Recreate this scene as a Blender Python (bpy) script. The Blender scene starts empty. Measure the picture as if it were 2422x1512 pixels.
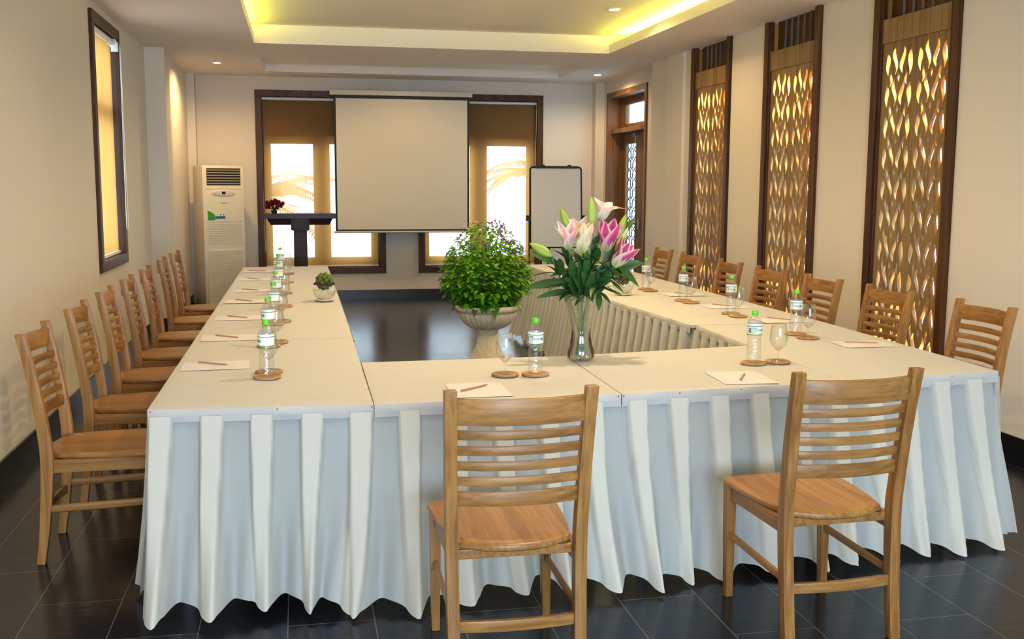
import bpy, bmesh, math, random
from mathutils import Vector, Matrix
from math import sin, cos, pi, radians, sqrt, atan2

S = bpy.context.scene
COL = S.collection
random.seed(7)

# ------------------------------------------------------------------ camera, view, sky, big lights
cam_d = bpy.data.cameras.new('camera')
cam_d.sensor_width = 36.0
cam_d.lens = 36.0 * 2467.1 / 2422.0
cam_d.clip_start = 0.05
cam_d.clip_end = 200
cam = bpy.data.objects.new('camera', cam_d)
COL.objects.link(cam)
R_ = ((0.9801, -0.1982, 0.0042), (-0.0212, -0.1260, -0.9918), (0.1971, 0.9720, -0.1277))
m = Matrix(((R_[0][0], -R_[1][0], -R_[2][0]), (R_[0][1], -R_[1][1], -R_[2][1]), (R_[0][2], -R_[1][2], -R_[2][2]))).to_4x4()
m.normalize()
m.translation = (0, 0, 1.6)
cam.matrix_world = m
S.camera = cam

S.view_settings.view_transform = 'Standard'
S.view_settings.look = 'None'
S.view_settings.gamma = 1.0
S.view_settings.use_curve_mapping = False
S.view_settings.exposure = 0.26
S.cycles.use_denoising = True
S.cycles.max_bounces = 10
S.cycles.diffuse_bounces = 5
S.cycles.glossy_bounces = 4
S.cycles.transmission_bounces = 6
S.cycles.transparent_max_bounces = 32
S.cycles.sample_clamp_indirect = 4.0
S.cycles.caustics_reflective = False
S.cycles.caustics_refractive = False

W = bpy.data.worlds.new('sky')
S.world = W
W.use_nodes = True
wn = W.node_tree
bg = wn.nodes['Background']
bg.inputs[0].default_value = (0.44, 0.73, 1.0, 1)
bg.inputs[1].default_value = 10.5


def area(name, loc, rot, sx, sy, power, col, spread=pi):
    d = bpy.data.lights.new(name, 'AREA')
    d.shape = 'RECTANGLE'
    d.size, d.size_y = sx, sy
    d.energy = power * 1.8
    d.color = col
    d.spread = spread
    o = bpy.data.objects.new(name, d)
    COL.objects.link(o)
    o.location = loc
    o.rotation_euler = rot
    return o


# assumed daylight: fill light added behind the camera, outside an assumed, unseen window
area('assumed_daylight_front', (0.6, -3.45, 1.45), (radians(104), 0, radians(-14)), 2.4, 2.4, 165, (0.76, 0.87, 1.0))
# LED strips lying in the two long coves of the ceiling tray
area('cove_light_right', (3.50, 6.4, 3.155), (radians(180), radians(-9), 0), 0.10, 9.6, 66, (0.96, 0.96, 0.07))
area('cove_light_left', (-0.54, 6.4, 3.155), (radians(180), radians(9), 0), 0.10, 9.6, 50, (0.96, 0.96, 0.07))


# ------------------------------------------------------------------ materials
def mat(name):
    mm = bpy.data.materials.new(name)
    mm.use_nodes = True
    nt = mm.node_tree
    b = nt.nodes['Principled BSDF']
    return mm, nt, b


def plain(name, col, rough=0.5, metal=0.0, spec=0.5, bump=0, bscale=60, var=0.0):
    mm, nt, b = mat(name)
    b.inputs['Base Color'].default_value = (*col, 1)
    b.inputs['Roughness'].default_value = rough
    b.inputs['Metallic'].default_value = metal
    b.inputs['Specular IOR Level'].default_value = spec
    if bump or var:
        tc = nt.nodes.new('ShaderNodeTexCoord')
        n = nt.nodes.new('ShaderNodeTexNoise')
        n.inputs['Scale'].default_value = bscale
        n.inputs['Detail'].default_value = 6
        nt.links.new(tc.outputs['Object'], n.inputs['Vector'])
        if bump:
            bp = nt.nodes.new('ShaderNodeBump')
            bp.inputs['Strength'].default_value = bump
            bp.inputs['Distance'].default_value = 0.01
            nt.links.new(n.outputs['Fac'], bp.inputs['Height'])
            nt.links.new(bp.outputs['Normal'], b.inputs['Normal'])
        if var:
            r = nt.nodes.new('ShaderNodeValToRGB')
            r.color_ramp.elements[0].position = 0.3
            r.color_ramp.elements[1].position = 0.7
            r.color_ramp.elements[0].color = (*[c * (1 - var) for c in col], 1)
            r.color_ramp.elements[1].color = (*[min(1, c * (1 + var)) for c in col], 1)
            nt.links.new(n.outputs['Fac'], r.inputs['Fac'])
            nt.links.new(r.outputs['Color'], b.inputs['Base Color'])
    return mm


def wood(name, axis, dark, light, rough=0.32, grain=1.0, coat=0.0):
    mm, nt, b = mat(name)
    tc = nt.nodes.new('ShaderNodeTexCoord')
    oi = nt.nodes.new('ShaderNodeObjectInfo')
    vm = nt.nodes.new('ShaderNodeVectorMath')
    vm.operation = 'ADD'
    sc = nt.nodes.new('ShaderNodeVectorMath')
    sc.operation = 'SCALE'
    sc.inputs[0].default_value = (13.1, 7.7, 5.3)
    nt.links.new(oi.outputs['Random'], sc.inputs['Scale'])
    nt.links.new(tc.outputs['Object'], vm.inputs[0])
    nt.links.new(sc.outputs['Vector'], vm.inputs[1])
    mp = nt.nodes.new('ShaderNodeMapping')
    s = [52.0 * grain] * 3
    s[axis] = 1.7 * grain
    mp.inputs['Scale'].default_value = s
    nt.links.new(vm.outputs['Vector'], mp.inputs['Vector'])
    n = nt.nodes.new('ShaderNodeTexNoise')
    n.inputs['Scale'].default_value = 1.3
    n.inputs['Detail'].default_value = 8
    n.inputs['Distortion'].default_value = 0.25
    nt.links.new(mp.outputs['Vector'], n.inputs['Vector'])
    n2 = nt.nodes.new('ShaderNodeTexNoise')
    n2.inputs['Scale'].default_value = 0.16
    n2.inputs['Detail'].default_value = 3
    nt.links.new(mp.outputs['Vector'], n2.inputs['Vector'])
    mx = nt.nodes.new('ShaderNodeMath')
    mx.operation = 'MULTIPLY_ADD'
    mx.inputs[1].default_value = 0.55
    nt.links.new(n.outputs['Fac'], mx.inputs[0])
    m2 = nt.nodes.new('ShaderNodeMath')
    m2.operation = 'MULTIPLY'
    m2.inputs[1].default_value = 0.45
    nt.links.new(n2.outputs['Fac'], m2.inputs[0])
    nt.links.new(m2.outputs[0], mx.inputs[2])
    r = nt.nodes.new('ShaderNodeValToRGB')
    r.color_ramp.elements[0].position = 0.40
    r.color_ramp.elements[0].color = (*dark, 1)
    r.color_ramp.elements[1].position = 0.60
    r.color_ramp.elements[1].color = (*light, 1)
    nt.links.new(mx.outputs[0], r.inputs['Fac'])
    hv = nt.nodes.new('ShaderNodeHueSaturation')
    mr = nt.nodes.new('ShaderNodeMapRange')
    mr.inputs['To Min'].default_value = 0.88
    mr.inputs['To Max'].default_value = 1.12
    nt.links.new(oi.outputs['Random'], mr.inputs['Value'])
    nt.links.new(mr.outputs['Result'], hv.inputs['Value'])
    nt.links.new(r.outputs['Color'], hv.inputs['Color'])
    nt.links.new(hv.outputs['Color'], b.inputs['Base Color'])
    b.inputs['Roughness'].default_value = rough
    b.inputs['Specular IOR Level'].default_value = 0.22
    b.inputs['Coat Weight'].default_value = coat
    b.inputs['Coat Roughness'].default_value = 0.2
    bp = nt.nodes.new('ShaderNodeBump')
    bp.inputs['Strength'].default_value = 0.12
    bp.inputs['Distance'].default_value = 0.003
    nt.links.new(n.outputs['Fac'], bp.inputs['Height'])
    nt.links.new(bp.outputs['Normal'], b.inputs['Normal'])
    return mm


def vcol(name, rough=0.5, transl=0.0, spec=0.4):
    mm, nt, b = mat(name)
    a = nt.nodes.new('ShaderNodeAttribute')
    a.attribute_name = 'Col'
    nt.links.new(a.outputs['Color'], b.inputs['Base Color'])
    b.inputs['Roughness'].default_value = rough
    b.inputs['Specular IOR Level'].default_value = spec
    if transl:
        t = nt.nodes.new('ShaderNodeBsdfTranslucent')
        nt.links.new(a.outputs['Color'], t.inputs['Color'])
        mx = nt.nodes.new('ShaderNodeMixShader')
        mx.inputs['Fac'].default_value = transl
        out = nt.nodes['Material Output']
        nt.links.new(b.outputs[0], mx.inputs[1])
        nt.links.new(t.outputs[0], mx.inputs[2])
        nt.links.new(mx.outputs[0], out.inputs['Surface'])
    return mm


def thin_glass(name, tint=(0.97, 0.98, 0.98), edge=0.35, base=0.04, rough=0.02, bump=0.0, bscale=40):
    """clear thin walled glass: light passes straight, edges and highlights reflect"""
    mm, nt, b = mat(name)
    nt.nodes.remove(b)
    tr = nt.nodes.new('ShaderNodeBsdfTransparent')
    tr.inputs['Color'].default_value = (*tint, 1)
    gl = nt.nodes.new('ShaderNodeBsdfGlossy')
    gl.inputs['Roughness'].default_value = rough
    lw = nt.nodes.new('ShaderNodeLayerWeight')
    lw.inputs['Blend'].default_value = 0.25
    mr = nt.nodes.new('ShaderNodeMapRange')
    mr.inputs['To Min'].default_value = base
    mr.inputs['To Max'].default_value = edge
    nt.links.new(lw.outputs['Facing'], mr.inputs['Value'])
    mx = nt.nodes.new('ShaderNodeMixShader')
    nt.links.new(mr.outputs['Result'], mx.inputs['Fac'])
    nt.links.new(tr.outputs[0], mx.inputs[1])
    nt.links.new(gl.outputs[0], mx.inputs[2])
    nt.links.new(mx.outputs[0], nt.nodes['Material Output'].inputs['Surface'])
    if bump:
        tc = nt.nodes.new('ShaderNodeTexCoord')
        n = nt.nodes.new('ShaderNodeTexNoise')
        n.inputs['Scale'].default_value = bscale
        nt.links.new(tc.outputs['Object'], n.inputs['Vector'])
        bp = nt.nodes.new('ShaderNodeBump')
        bp.inputs['Strength'].default_value = bump
        bp.inputs['Distance'].default_value = 0.01
        nt.links.new(n.outputs['Fac'], bp.inputs['Height'])
        nt.links.new(bp.outputs['Normal'], gl.inputs['Normal'])
        nt.links.new(bp.outputs['Normal'], lw.inputs['Normal'])
    return mm


def blind_mat(name, see, tr_col, di_col):
    """open weave roller-blind cloth: part see-through, part translucent, part diffuse"""
    mm, nt, b = mat(name)
    nt.nodes.remove(b)
    tp = nt.nodes.new('ShaderNodeBsdfTransparent')
    tp.inputs['Color'].default_value = (1.0, 1.0, 1.0, 1)
    tl = nt.nodes.new('ShaderNodeBsdfTranslucent')
    tl.inputs['Color'].default_value = (*tr_col, 1)
    df = nt.nodes.new('ShaderNodeBsdfDiffuse')
    df.inputs['Color'].default_value = (*di_col, 1)
    m1 = nt.nodes.new('ShaderNodeMixShader')
    m1.inputs['Fac'].default_value = 0.55
    nt.links.new(df.outputs[0], m1.inputs[1])
    nt.links.new(tl.outputs[0], m1.inputs[2])
    tc = nt.nodes.new('ShaderNodeTexCoord')
    mp = nt.nodes.new('ShaderNodeMapping')
    mp.inputs['Scale'].default_value = (1.2, 1.2, 30)
    n = nt.nodes.new('ShaderNodeTexNoise')
    n.inputs['Scale'].default_value = 4
    nt.links.new(tc.outputs['Object'], mp.inputs['Vector'])
    nt.links.new(mp.outputs['Vector'], n.inputs['Vector'])
    mr = nt.nodes.new('ShaderNodeMapRange')
    mr.inputs['To Min'].default_value = see * 0.8
    mr.inputs['To Max'].default_value = see * 1.2
    nt.links.new(n.outputs['Fac'], mr.inputs['Value'])
    m2 = nt.nodes.new('ShaderNodeMixShader')
    nt.links.new(mr.outputs['Result'], m2.inputs['Fac'])
    nt.links.new(m1.outputs[0], m2.inputs[1])
    nt.links.new(tp.outputs[0], m2.inputs[2])
    nt.links.new(m2.outputs[0], nt.nodes['Material Output'].inputs['Surface'])
    return mm


def emit(name, col, st):
    mm, nt, b = mat(name)
    b.inputs['Base Color'].default_value = (*col, 1)
    b.inputs['Emission Color'].default_value = (*col, 1)
    b.inputs['Emission Strength'].default_value = st
    return mm


def cloth_mat(name, col, transl=0.12):
    mm, nt, b = mat(name)
    tc = nt.nodes.new('ShaderNodeTexCoord')
    n = nt.nodes.new('ShaderNodeTexNoise')
    n.inputs['Scale'].default_value = 9
    n.inputs['Detail'].default_value = 5
    n.inputs['Distortion'].default_value = 0.4
    nt.links.new(tc.outputs['Object'], n.inputs['Vector'])
    w = nt.nodes.new('ShaderNodeTexNoise')
    w.inputs['Scale'].default_value = 700
    nt.links.new(tc.outputs['Object'], w.inputs['Vector'])
    ad = nt.nodes.new('ShaderNodeMath')
    ad.operation = 'MULTIPLY_ADD'
    ad.inputs[1].default_value = 0.06
    nt.links.new(w.outputs['Fac'], ad.inputs[0])
    nt.links.new(n.outputs['Fac'], ad.inputs[2])
    bp = nt.nodes.new('ShaderNodeBump')
    bp.inputs['Strength'].default_value = 0.22
    bp.inputs['Distance'].default_value = 0.02
    nt.links.new(ad.outputs[0], bp.inputs['Height'])
    nt.links.new(bp.outputs['Normal'], b.inputs['Normal'])
    b.inputs['Base Color'].default_value = (*col, 1)
    b.inputs['Roughness'].default_value = 0.75
    b.inputs['Sheen Weight'].default_value = 0.15
    t = nt.nodes.new('ShaderNodeBsdfTranslucent')
    t.inputs['Color'].default_value = (*col, 1)
    mx = nt.nodes.new('ShaderNodeMixShader')
    mx.inputs['Fac'].default_value = transl
    nt.links.new(b.outputs[0], mx.inputs[1])
    nt.links.new(t.outputs[0], mx.inputs[2])
    nt.links.new(mx.outputs[0], nt.nodes['Material Output'].inputs['Surface'])
    return mm


def sheer_skirt(mm):
    """box pleats are three layers thick; the single layer between them is sheerer and greyer"""
    nt = mm.node_tree
    b = nt.nodes['Principled BSDF']
    out = nt.nodes['Material Output']
    old = out.inputs['Surface'].links[0].from_socket
    a = nt.nodes.new('ShaderNodeAttribute')
    a.attribute_name = 'Col'
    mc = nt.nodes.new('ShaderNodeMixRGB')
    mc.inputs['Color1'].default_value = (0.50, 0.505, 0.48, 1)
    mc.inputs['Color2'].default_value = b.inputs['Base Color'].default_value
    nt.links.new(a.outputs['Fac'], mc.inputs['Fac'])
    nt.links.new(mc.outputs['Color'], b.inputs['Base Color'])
    tp = nt.nodes.new('ShaderNodeBsdfTransparent')
    tp.inputs['Color'].default_value = (0.92, 0.96, 1.0, 1)
    mr = nt.nodes.new('ShaderNodeMapRange')
    mr.inputs['To Min'].default_value = 0.17
    mr.inputs['To Max'].default_value = 0.0
    nt.links.new(a.outputs['Fac'], mr.inputs['Value'])
    mx = nt.nodes.new('ShaderNodeMixShader')
    nt.links.new(mr.outputs['Result'], mx.inputs['Fac'])
    nt.links.new(old, mx.inputs[1])
    nt.links.new(tp.outputs[0], mx.inputs[2])
    nt.links.new(mx.outputs[0], out.inputs['Surface'])
    return mm


def floor_mat():
    mm, nt, b = mat('slate_tiles')
    tc = nt.nodes.new('ShaderNodeTexCoord')
    sx = nt.nodes.new('ShaderNodeSeparateXYZ')
    nt.links.new(tc.outputs['Object'], sx.inputs[0])
    ax = nt.nodes.new('ShaderNodeMath')
    ax.operation = 'ADD'
    ax.inputs[1].default_value = 1.02 + 0.315 * 40
    ay = nt.nodes.new('ShaderNodeMath')
    ay.operation = 'ADD'
    ay.inputs[1].default_value = 0.03 + 0.75 * 20
    nt.links.new(sx.outputs['X'], ax.inputs[0])
    nt.links.new(sx.outputs['Y'], ay.inputs[0])
    cx = nt.nodes.new('ShaderNodeCombineXYZ')
    nt.links.new(ay.outputs[0], cx.inputs['X'])
    nt.links.new(ax.outputs[0], cx.inputs['Y'])
    br = nt.nodes.new('ShaderNodeTexBrick')
    br.inputs['Scale'].default_value = 1.0
    br.inputs['Brick Width'].default_value = 0.75
    br.inputs['Row Height'].default_value = 0.315
    br.inputs['Mortar Size'].default_value = 0.0022
    br.inputs['Mortar Smooth'].default_value = 0.1
    br.inputs['Color1'].default_value = (0.0042, 0.0062, 0.0098, 1)
    br.inputs['Color2'].default_value = (0.0060, 0.0086, 0.0130, 1)
    br.inputs['Mortar'].default_value = (0.085, 0.092, 0.10, 1)
    nt.links.new(cx.outputs[0], br.inputs['Vector'])
    n = nt.nodes.new('ShaderNodeTexNoise')
    n.inputs['Scale'].default_value = 5
    n.inputs['Detail'].default_value = 8
    n.inputs['Roughness'].default_value = 0.65
    nt.links.new(tc.outputs['Object'], n.inputs['Vector'])
    mp = nt.nodes.new('ShaderNodeMapping')
    mp.inputs['Scale'].default_value = (3, 14, 1)
    nt.links.new(tc.outputs['Object'], mp.inputs['Vector'])
    n2 = nt.nodes.new('ShaderNodeTexNoise')
    n2.inputs['Scale'].default_value = 1.2
    n2.inputs['Detail'].default_value = 4
    nt.links.new(mp.outputs[0], n2.inputs['Vector'])
    mixc = nt.nodes.new('ShaderNodeMixRGB')
    mixc.blend_type = 'MULTIPLY'
    mixc.inputs['Fac'].default_value = 0.55
    r = nt.nodes.new('ShaderNodeValToRGB')
    r.color_ramp.elements[0].position = 0.3
    r.color_ramp.elements[0].color = (0.55, 0.55, 0.55, 1)
    r.color_ramp.elements[1].position = 0.75
    r.color_ramp.elements[1].color = (1.5, 1.5, 1.5, 1)
    nt.links.new(n.outputs['Fac'], r.inputs['Fac'])
    nt.links.new(br.outputs['Color'], mixc.inputs['Color1'])
    nt.links.new(r.outputs['Color'], mixc.inputs['Color2'])
    nt.links.new(mixc.outputs['Color'], b.inputs['Base Color'])
    mr = nt.nodes.new('ShaderNodeMapRange')
    mr.inputs['To Min'].default_value = 0.14
    mr.inputs['To Max'].default_value = 0.27
    nt.links.new(n.outputs['Fac'], mr.inputs['Value'])
    nt.links.new(mr.outputs['Result'], b.inputs['Roughness'])
    b.inputs['Specular IOR Level'].default_value = 0.34
    b.inputs['Specular Tint'].default_value = (0.32, 0.52, 1.0, 1)
    bp = nt.nodes.new('ShaderNodeBump')
    bp.inputs['Strength'].default_value = 0.10
    bp.inputs['Distance'].default_value = 0.01
    ad = nt.nodes.new('ShaderNodeMath')
    ad.operation = 'MULTIPLY_ADD'
    ad.inputs[1].default_value = -1.5
    nt.links.new(br.outputs['Fac'], ad.inputs[0])
    nt.links.new(n2.outputs['Fac'], ad.inputs[2])
    nt.links.new(ad.outputs[0], bp.inputs['Height'])
    nt.links.new(bp.outputs['Normal'], b.inputs['Normal'])
    return mm


OAK_D, OAK_L = (0.195, 0.080, 0.021), (0.345, 0.162, 0.047)
M = {}
M['wall'] = plain('cream_plaster', (0.715, 0.63, 0.54), 0.85, bump=0.04, bscale=180)
M['ceil'] = plain('white_ceiling_paint', (0.86, 0.785, 0.715), 0.9)
M['floor'] = floor_mat()
M['oak0'] = wood('oak_across', 0, OAK_D, OAK_L)
M['oak1'] = wood('oak_lengthwise', 1, OAK_D, OAK_L)
M['oak2'] = wood('oak_upright', 2, OAK_D, OAK_L)
DK, DL = (0.040, 0.0125, 0.0035), (0.098, 0.036, 0.011)
M['frame_v'] = wood('dark_stained_wood_upright', 2, DK, DL, 0.4, 1.0, 0.0)
M['frame_h'] = wood('dark_stained_wood', 1, DK, DL, 0.4, 1.0, 0.0)
M['frame_x'] = wood('dark_stained_wood_across', 0, DK, DL, 0.4, 1.0, 0.0)
M['carved'] = wood('carved_teak', 2, (0.185, 0.102, 0.038), (0.33, 0.20, 0.088), 0.55, 0.7, 0.0)
M['reveal'] = wood('reveal_teak', 2, (0.26, 0.12, 0.028), (0.38, 0.19, 0.050), 0.6, 1.0, 0.0)
M['door'] = wood('door_wood', 2, (0.10, 0.042, 0.014), (0.21, 0.10, 0.038), 0.4)
M['sash'] = wood('sash_wood', 2, (0.10, 0.045, 0.018), (0.17, 0.08, 0.03), 0.5)
M['black'] = plain('black_tile_baseboard', (0.008, 0.009, 0.010), 0.25)
M['cloth'] = cloth_mat('cream_tablecloth', (0.485, 0.455, 0.425), 0.05)
M['skirt'] = cloth_mat('cream_satin_skirt', (0.645, 0.605, 0.515), 0.20)
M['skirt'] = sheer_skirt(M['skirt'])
M['board'] = plain('table_board', (0.30, 0.20, 0.12), 0.6)
M['steel'] = plain('grey_steel', (0.35, 0.35, 0.36), 0.35, 1.0)
M['blind'] = blind_mat('orange_blind_cloth', 0.27, (1.0, 0.35, 0.075), (0.46, 0.29, 0.12))
M['whitep'] = plain('white_plastic', (0.80, 0.80, 0.80), 0.4)
M['pane'] = thin_glass('window_pane', (0.95, 0.97, 0.97), 0.30, 0.04, 0.0)
M['glass'] = thin_glass('clear_glass', (0.985, 0.99, 0.99), 0.55, 0.03, 0.02)
M['pet'] = thin_glass('pet_bottle', (0.955, 0.965, 0.97), 0.45, 0.07, 0.06, 0.5, 55)
M['crystal'] = thin_glass('crystal_vase', (0.965, 0.975, 0.97), 0.6, 0.07, 0.04)
M['rubyg'] = thin_glass('ruby_glass', (0.30, 0.010, 0.03), 0.30, 0.06, 0.03)
M['water'] = thin_glass('water', (0.93, 0.955, 0.955), 0.35, 0.03, 0.0)
M['paper'] = plain('paper', (0.60, 0.565, 0.62), 0.8)
M['pencil'] = plain('cedar_pencil', (0.42, 0.22, 0.13), 0.5)
M['lead'] = plain('graphite', (0.03, 0.03, 0.03), 0.4)
M['coaster'] = wood('coaster_wood', 0, (0.30, 0.15, 0.065), (0.48, 0.27, 0.13), 0.45, 1.5)
M['lime'] = plain('lime_cap', (0.13, 0.52, 0.01), 0.35)
M['label'] = plain('white_label', (0.80, 0.83, 0.84), 0.4)
M['green'] = plain('label_dark_green', (0.004, 0.13, 0.035), 0.4)
M['leafg'] = plain('label_leaf_green', (0.02, 0.33, 0.03), 0.4)
M['yellow'] = plain('label_yellow', (0.72, 0.70, 0.05), 0.4)
M['mint'] = plain('label_pale_green', (0.45, 0.66, 0.60), 0.4)
M['navy'] = plain('label_navy', (0.02, 0.025, 0.10), 0.4)
M['grey'] = plain('grey_print', (0.45, 0.45, 0.47), 0.6)
M['red'] = plain('red_pin', (0.55, 0.02, 0.04), 0.3)
M['stone'] = plain('cast_stone', (0.72, 0.62, 0.48), 0.8, bump=0.15, bscale=40, var=0.12)
M['soil'] = plain('soil', (0.03, 0.022, 0.015), 0.9)
M['leaf'] = vcol('foliage', 0.45, 0.35)
M['dleaf'] = vcol('dark_foliage', 0.40, 0.08)
M['petal'] = vcol('petals', 0.5, 0.25)
M['stemg'] = plain('green_stem', (0.10, 0.24, 0.035), 0.5)
M['dstem'] = plain('dark_green_stem', (0.05, 0.15, 0.04), 0.5)
M['saucer'] = plain('white_porcelain', (0.78, 0.74, 0.68), 0.2)
M['dkwood'] = wood('lectern_wood', 0, (0.014, 0.007, 0.010), (0.040, 0.020, 0.026), 0.45, 1.0, 0.0)
M['dktop'] = wood('lectern_wood_with_reflection', 0, (0.035, 0.020, 0.040), (0.070, 0.042, 0.075), 0.4, 1.0, 0.0)  # purplish reflection along the top is put into the wood colour
M['screen'] = plain('matte_white_screen', (0.72, 0.65, 0.53), 0.9)
M['matteblack'] = plain('matte_black', (0.006, 0.006, 0.007), 0.6)
M['case'] = plain('screen_case', (0.62, 0.56, 0.46), 0.45)
M['wboard'] = plain('whiteboard', (0.72, 0.70, 0.68), 0.25)
M['acbody'] = plain('ac_cream_plastic', (0.74, 0.66, 0.52), 0.45)
M['acline'] = plain('ac_groove', (0.46, 0.40, 0.30), 0.6)
M['acslat'] = plain('ac_slat', (0.30, 0.25, 0.18), 0.5)
M['stick_g'] = plain('sticker_green', (0.03, 0.30, 0.02), 0.4)
M['stick_b'] = plain('sticker_blue', (0.03, 0.09, 0.30), 0.4)
M['lamp'] = emit('lamp_glow', (1.0, 0.86, 0.62), 14.0)
M['iron'] = plain('grille_iron', (0.02, 0.022, 0.03), 0.5)
M['dkbar'] = plain('dull_grey_bar', (0.13, 0.11, 0.095), 0.5)
M['ground'] = plain('pale_paving', (0.55, 0.55, 0.54), 0.9, var=0.15, bscale=2)
M['outwall'] = plain('pale_outer_wall', (0.82, 0.84, 0.86), 0.9)
M['dirtpot'] = plain('dark_pot', (0.02, 0.018, 0.018), 0.4)


# ------------------------------------------------------------------ mesh builder
class MB:
    def __init__(s):
        s.v, s.f, s.c, s.mi = [], [], [], []
        s.col = (1, 1, 1)
        s.m = 0

    def add(s, vs, fs, cols=None):
        o = len(s.v)
        s.v += [tuple(p) for p in vs]
        s.c += cols if cols else [s.col] * len(vs)
        for f in fs:
            s.f.append([i + o for i in f])
            s.mi.append(s.m)

    def box(s, x0, x1, y0, y1, z0, z1):
        vs = [(x, y, z) for x in (x0, x1) for y in (y0, y1) for z in (z0, z1)]
        s.add(vs, [(0, 1, 3, 2), (4, 6, 7, 5), (0, 4, 5, 1), (2, 3, 7, 6), (0, 2, 6, 4), (1, 5, 7, 3)])
        return s

    def loft(s, rings, close=True, cap=True, cols=None):
        n = len(rings[0])
        vs = [p for r in rings for p in r]
        fs = []
        for i in range(len(rings) - 1):
            for j in range(n if close else n - 1):
                k = (j + 1) % n
                fs.append((i * n + j, i * n + k, (i + 1) * n + k, (i + 1) * n + j))
        if cap and close:
            fs.append(tuple(range(n - 1, -1, -1)))
            fs.append(tuple((len(rings) - 1) * n + j for j in range(n)))
        s.add(vs, fs, cols)
        return s

    def tube(s, pts, r, n=8, cap=True, cols=None):
        pts = [Vector(p) for p in pts]
        rings = []
        rr = r if isinstance(r, (list, tuple)) else [r] * len(pts)
        up = None
        for i, p in enumerate(pts):
            t = (pts[min(i + 1, len(pts) - 1)] - pts[max(i - 1, 0)]).normalized()
            if up is None:
                up = Vector((0, 0, 1)) if abs(t.z) < 0.9 else Vector((1, 0, 0))
            a = t.cross(up).normalized()
            up = a.cross(t).normalized()
            rings.append([p + (a * cos(2 * pi * k / n) + up * sin(2 * pi * k / n)) * rr[i] for k in range(n)])
        return s.loft(rings, True, cap)

    def lathe(s, prof, n=32, flute=None, cx=0, cy=0, capb=False, capt=False):
        rings = []
        for i, (r, z) in enumerate(prof):
            ring = []
            for k in range(n):
                a = 2 * pi * k / n
                q = r if flute is None else r * (1 + flute(a, z))
                ring.append((cx + q * cos(a), cy + q * sin(a), z))
            rings.append(ring)
        s.loft(rings, True, False)
        o = len(s.v) - n * len(prof)
        if capb:
            s.f.append([o + k for k in range(n - 1, -1, -1)]); s.mi.append(s.m)
        if capt:
            s.f.append([o + n * (len(prof) - 1) + k for k in range(n)]); s.mi.append(s.m)
        return s

    def grid(s, fn, nu, nv, cf=None, closed=False):
        vs, cs = [], []
        for i in range(nu + 1):
            for j in range(nv + 1):
                vs.append(fn(i / nu, j / nv))
                cs.append(cf(i / nu, j / nv) if cf else s.col)
        fs = [(i * (nv + 1) + j, (i + 1) * (nv + 1) + j, (i + 1) * (nv + 1) + j + 1, i * (nv + 1) + j + 1) for i in range(nu) for j in range(nv)]
        s.add(vs, fs, cs)
        return s

    def ball(s, c, r, nu=8, nv=6, sq=(1, 1, 1)):
        vs = [(c[0], c[1], c[2] - r * sq[2])]
        for j in range(1, nv):
            b = -pi / 2 + pi * j / nv
            for i in range(nu):
                a = 2 * pi * i / nu
                vs.append((c[0] + r * sq[0] * cos(b) * cos(a), c[1] + r * sq[1] * cos(b) * sin(a), c[2] + r * sq[2] * sin(b)))
        vs.append((c[0], c[1], c[2] + r * sq[2]))
        fs = [(0, 1 + (i + 1) % nu, 1 + i) for i in range(nu)]
        for j in range(nv - 2):
            for i in range(nu):
                a, b2 = 1 + j * nu + i, 1 + j * nu + (i + 1) % nu
                fs.append((a, b2, b2 + nu, a + nu))
        t = len(vs) - 1
        o = 1 + (nv - 2) * nu
        fs += [(o + i, o + (i + 1) % nu, t) for i in range(nu)]
        s.add(vs, fs)
        return s

    def mesh(s, name, mats, smooth=False, bevel=0.0, fixn=True):
        me = bpy.data.meshes.new(name)
        me.from_pydata(s.v, [], s.f)
        for mm in (mats if isinstance(mats, (list, tuple)) else [mats]):
            me.materials.append(mm)
        me.polygons.foreach_set('material_index', s.mi)
        ca = me.color_attributes.new('Col', 'FLOAT_COLOR', 'POINT')
        flat = []
        for c in s.c:
            flat += [c[0], c[1], c[2], 1.0]
        ca.data.foreach_set('color', flat)
        if fixn or bevel:
            bm = bmesh.new()
            bm.from_mesh(me)
            if fixn:
                bmesh.ops.recalc_face_normals(bm, faces=bm.faces)
            if bevel:
                es = [e for e in bm.edges if len(e.link_faces) == 2 and e.calc_face_angle(0) > radians(32)]
                bmesh.ops.bevel(bm, geom=es, offset=bevel, segments=2, profile=0.6, affect='EDGES')
            bm.to_mesh(me)
            bm.free()
        if smooth:
            me.polygons.foreach_set('use_smooth', [True] * len(me.polygons))
            if smooth == 'auto':
                me.set_sharp_from_angle(angle=radians(35))
        me.update()
        return me

    def obj(s, name, mats, parent=None, smooth=False, bevel=0.0, fixn=True, loc=(0, 0, 0)):
        o = bpy.data.objects.new(name, s.mesh(name, mats, smooth, bevel, fixn))
        COL.objects.link(o)
        o.parent = parent
        o.location = loc
        return o


def empty(name, loc=(0, 0, 0), rz=0.0):
    o = bpy.data.objects.new(name, None)
    o.empty_display_size = 0.1
    COL.objects.link(o)
    o.location = loc
    o.rotation_euler = (0, 0, rz)
    return o


def tag(o, label, cat, group=None):
    o['label'] = label
    o['category'] = cat
    if group:
        o['group'] = group
    return o


def struct(o):
    o['kind'] = 'structure'
    return o


def dup(root):
    r = root.copy()
    COL.objects.link(r)
    for ch in [x for x in bpy.data.objects if x.parent == root]:
        c = ch.copy()
        COL.objects.link(c)
        c.parent = r
        for g in [x for x in bpy.data.objects if x.parent == ch]:
            d = g.copy()
            COL.objects.link(d)
            d.parent = c
    return r


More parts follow.
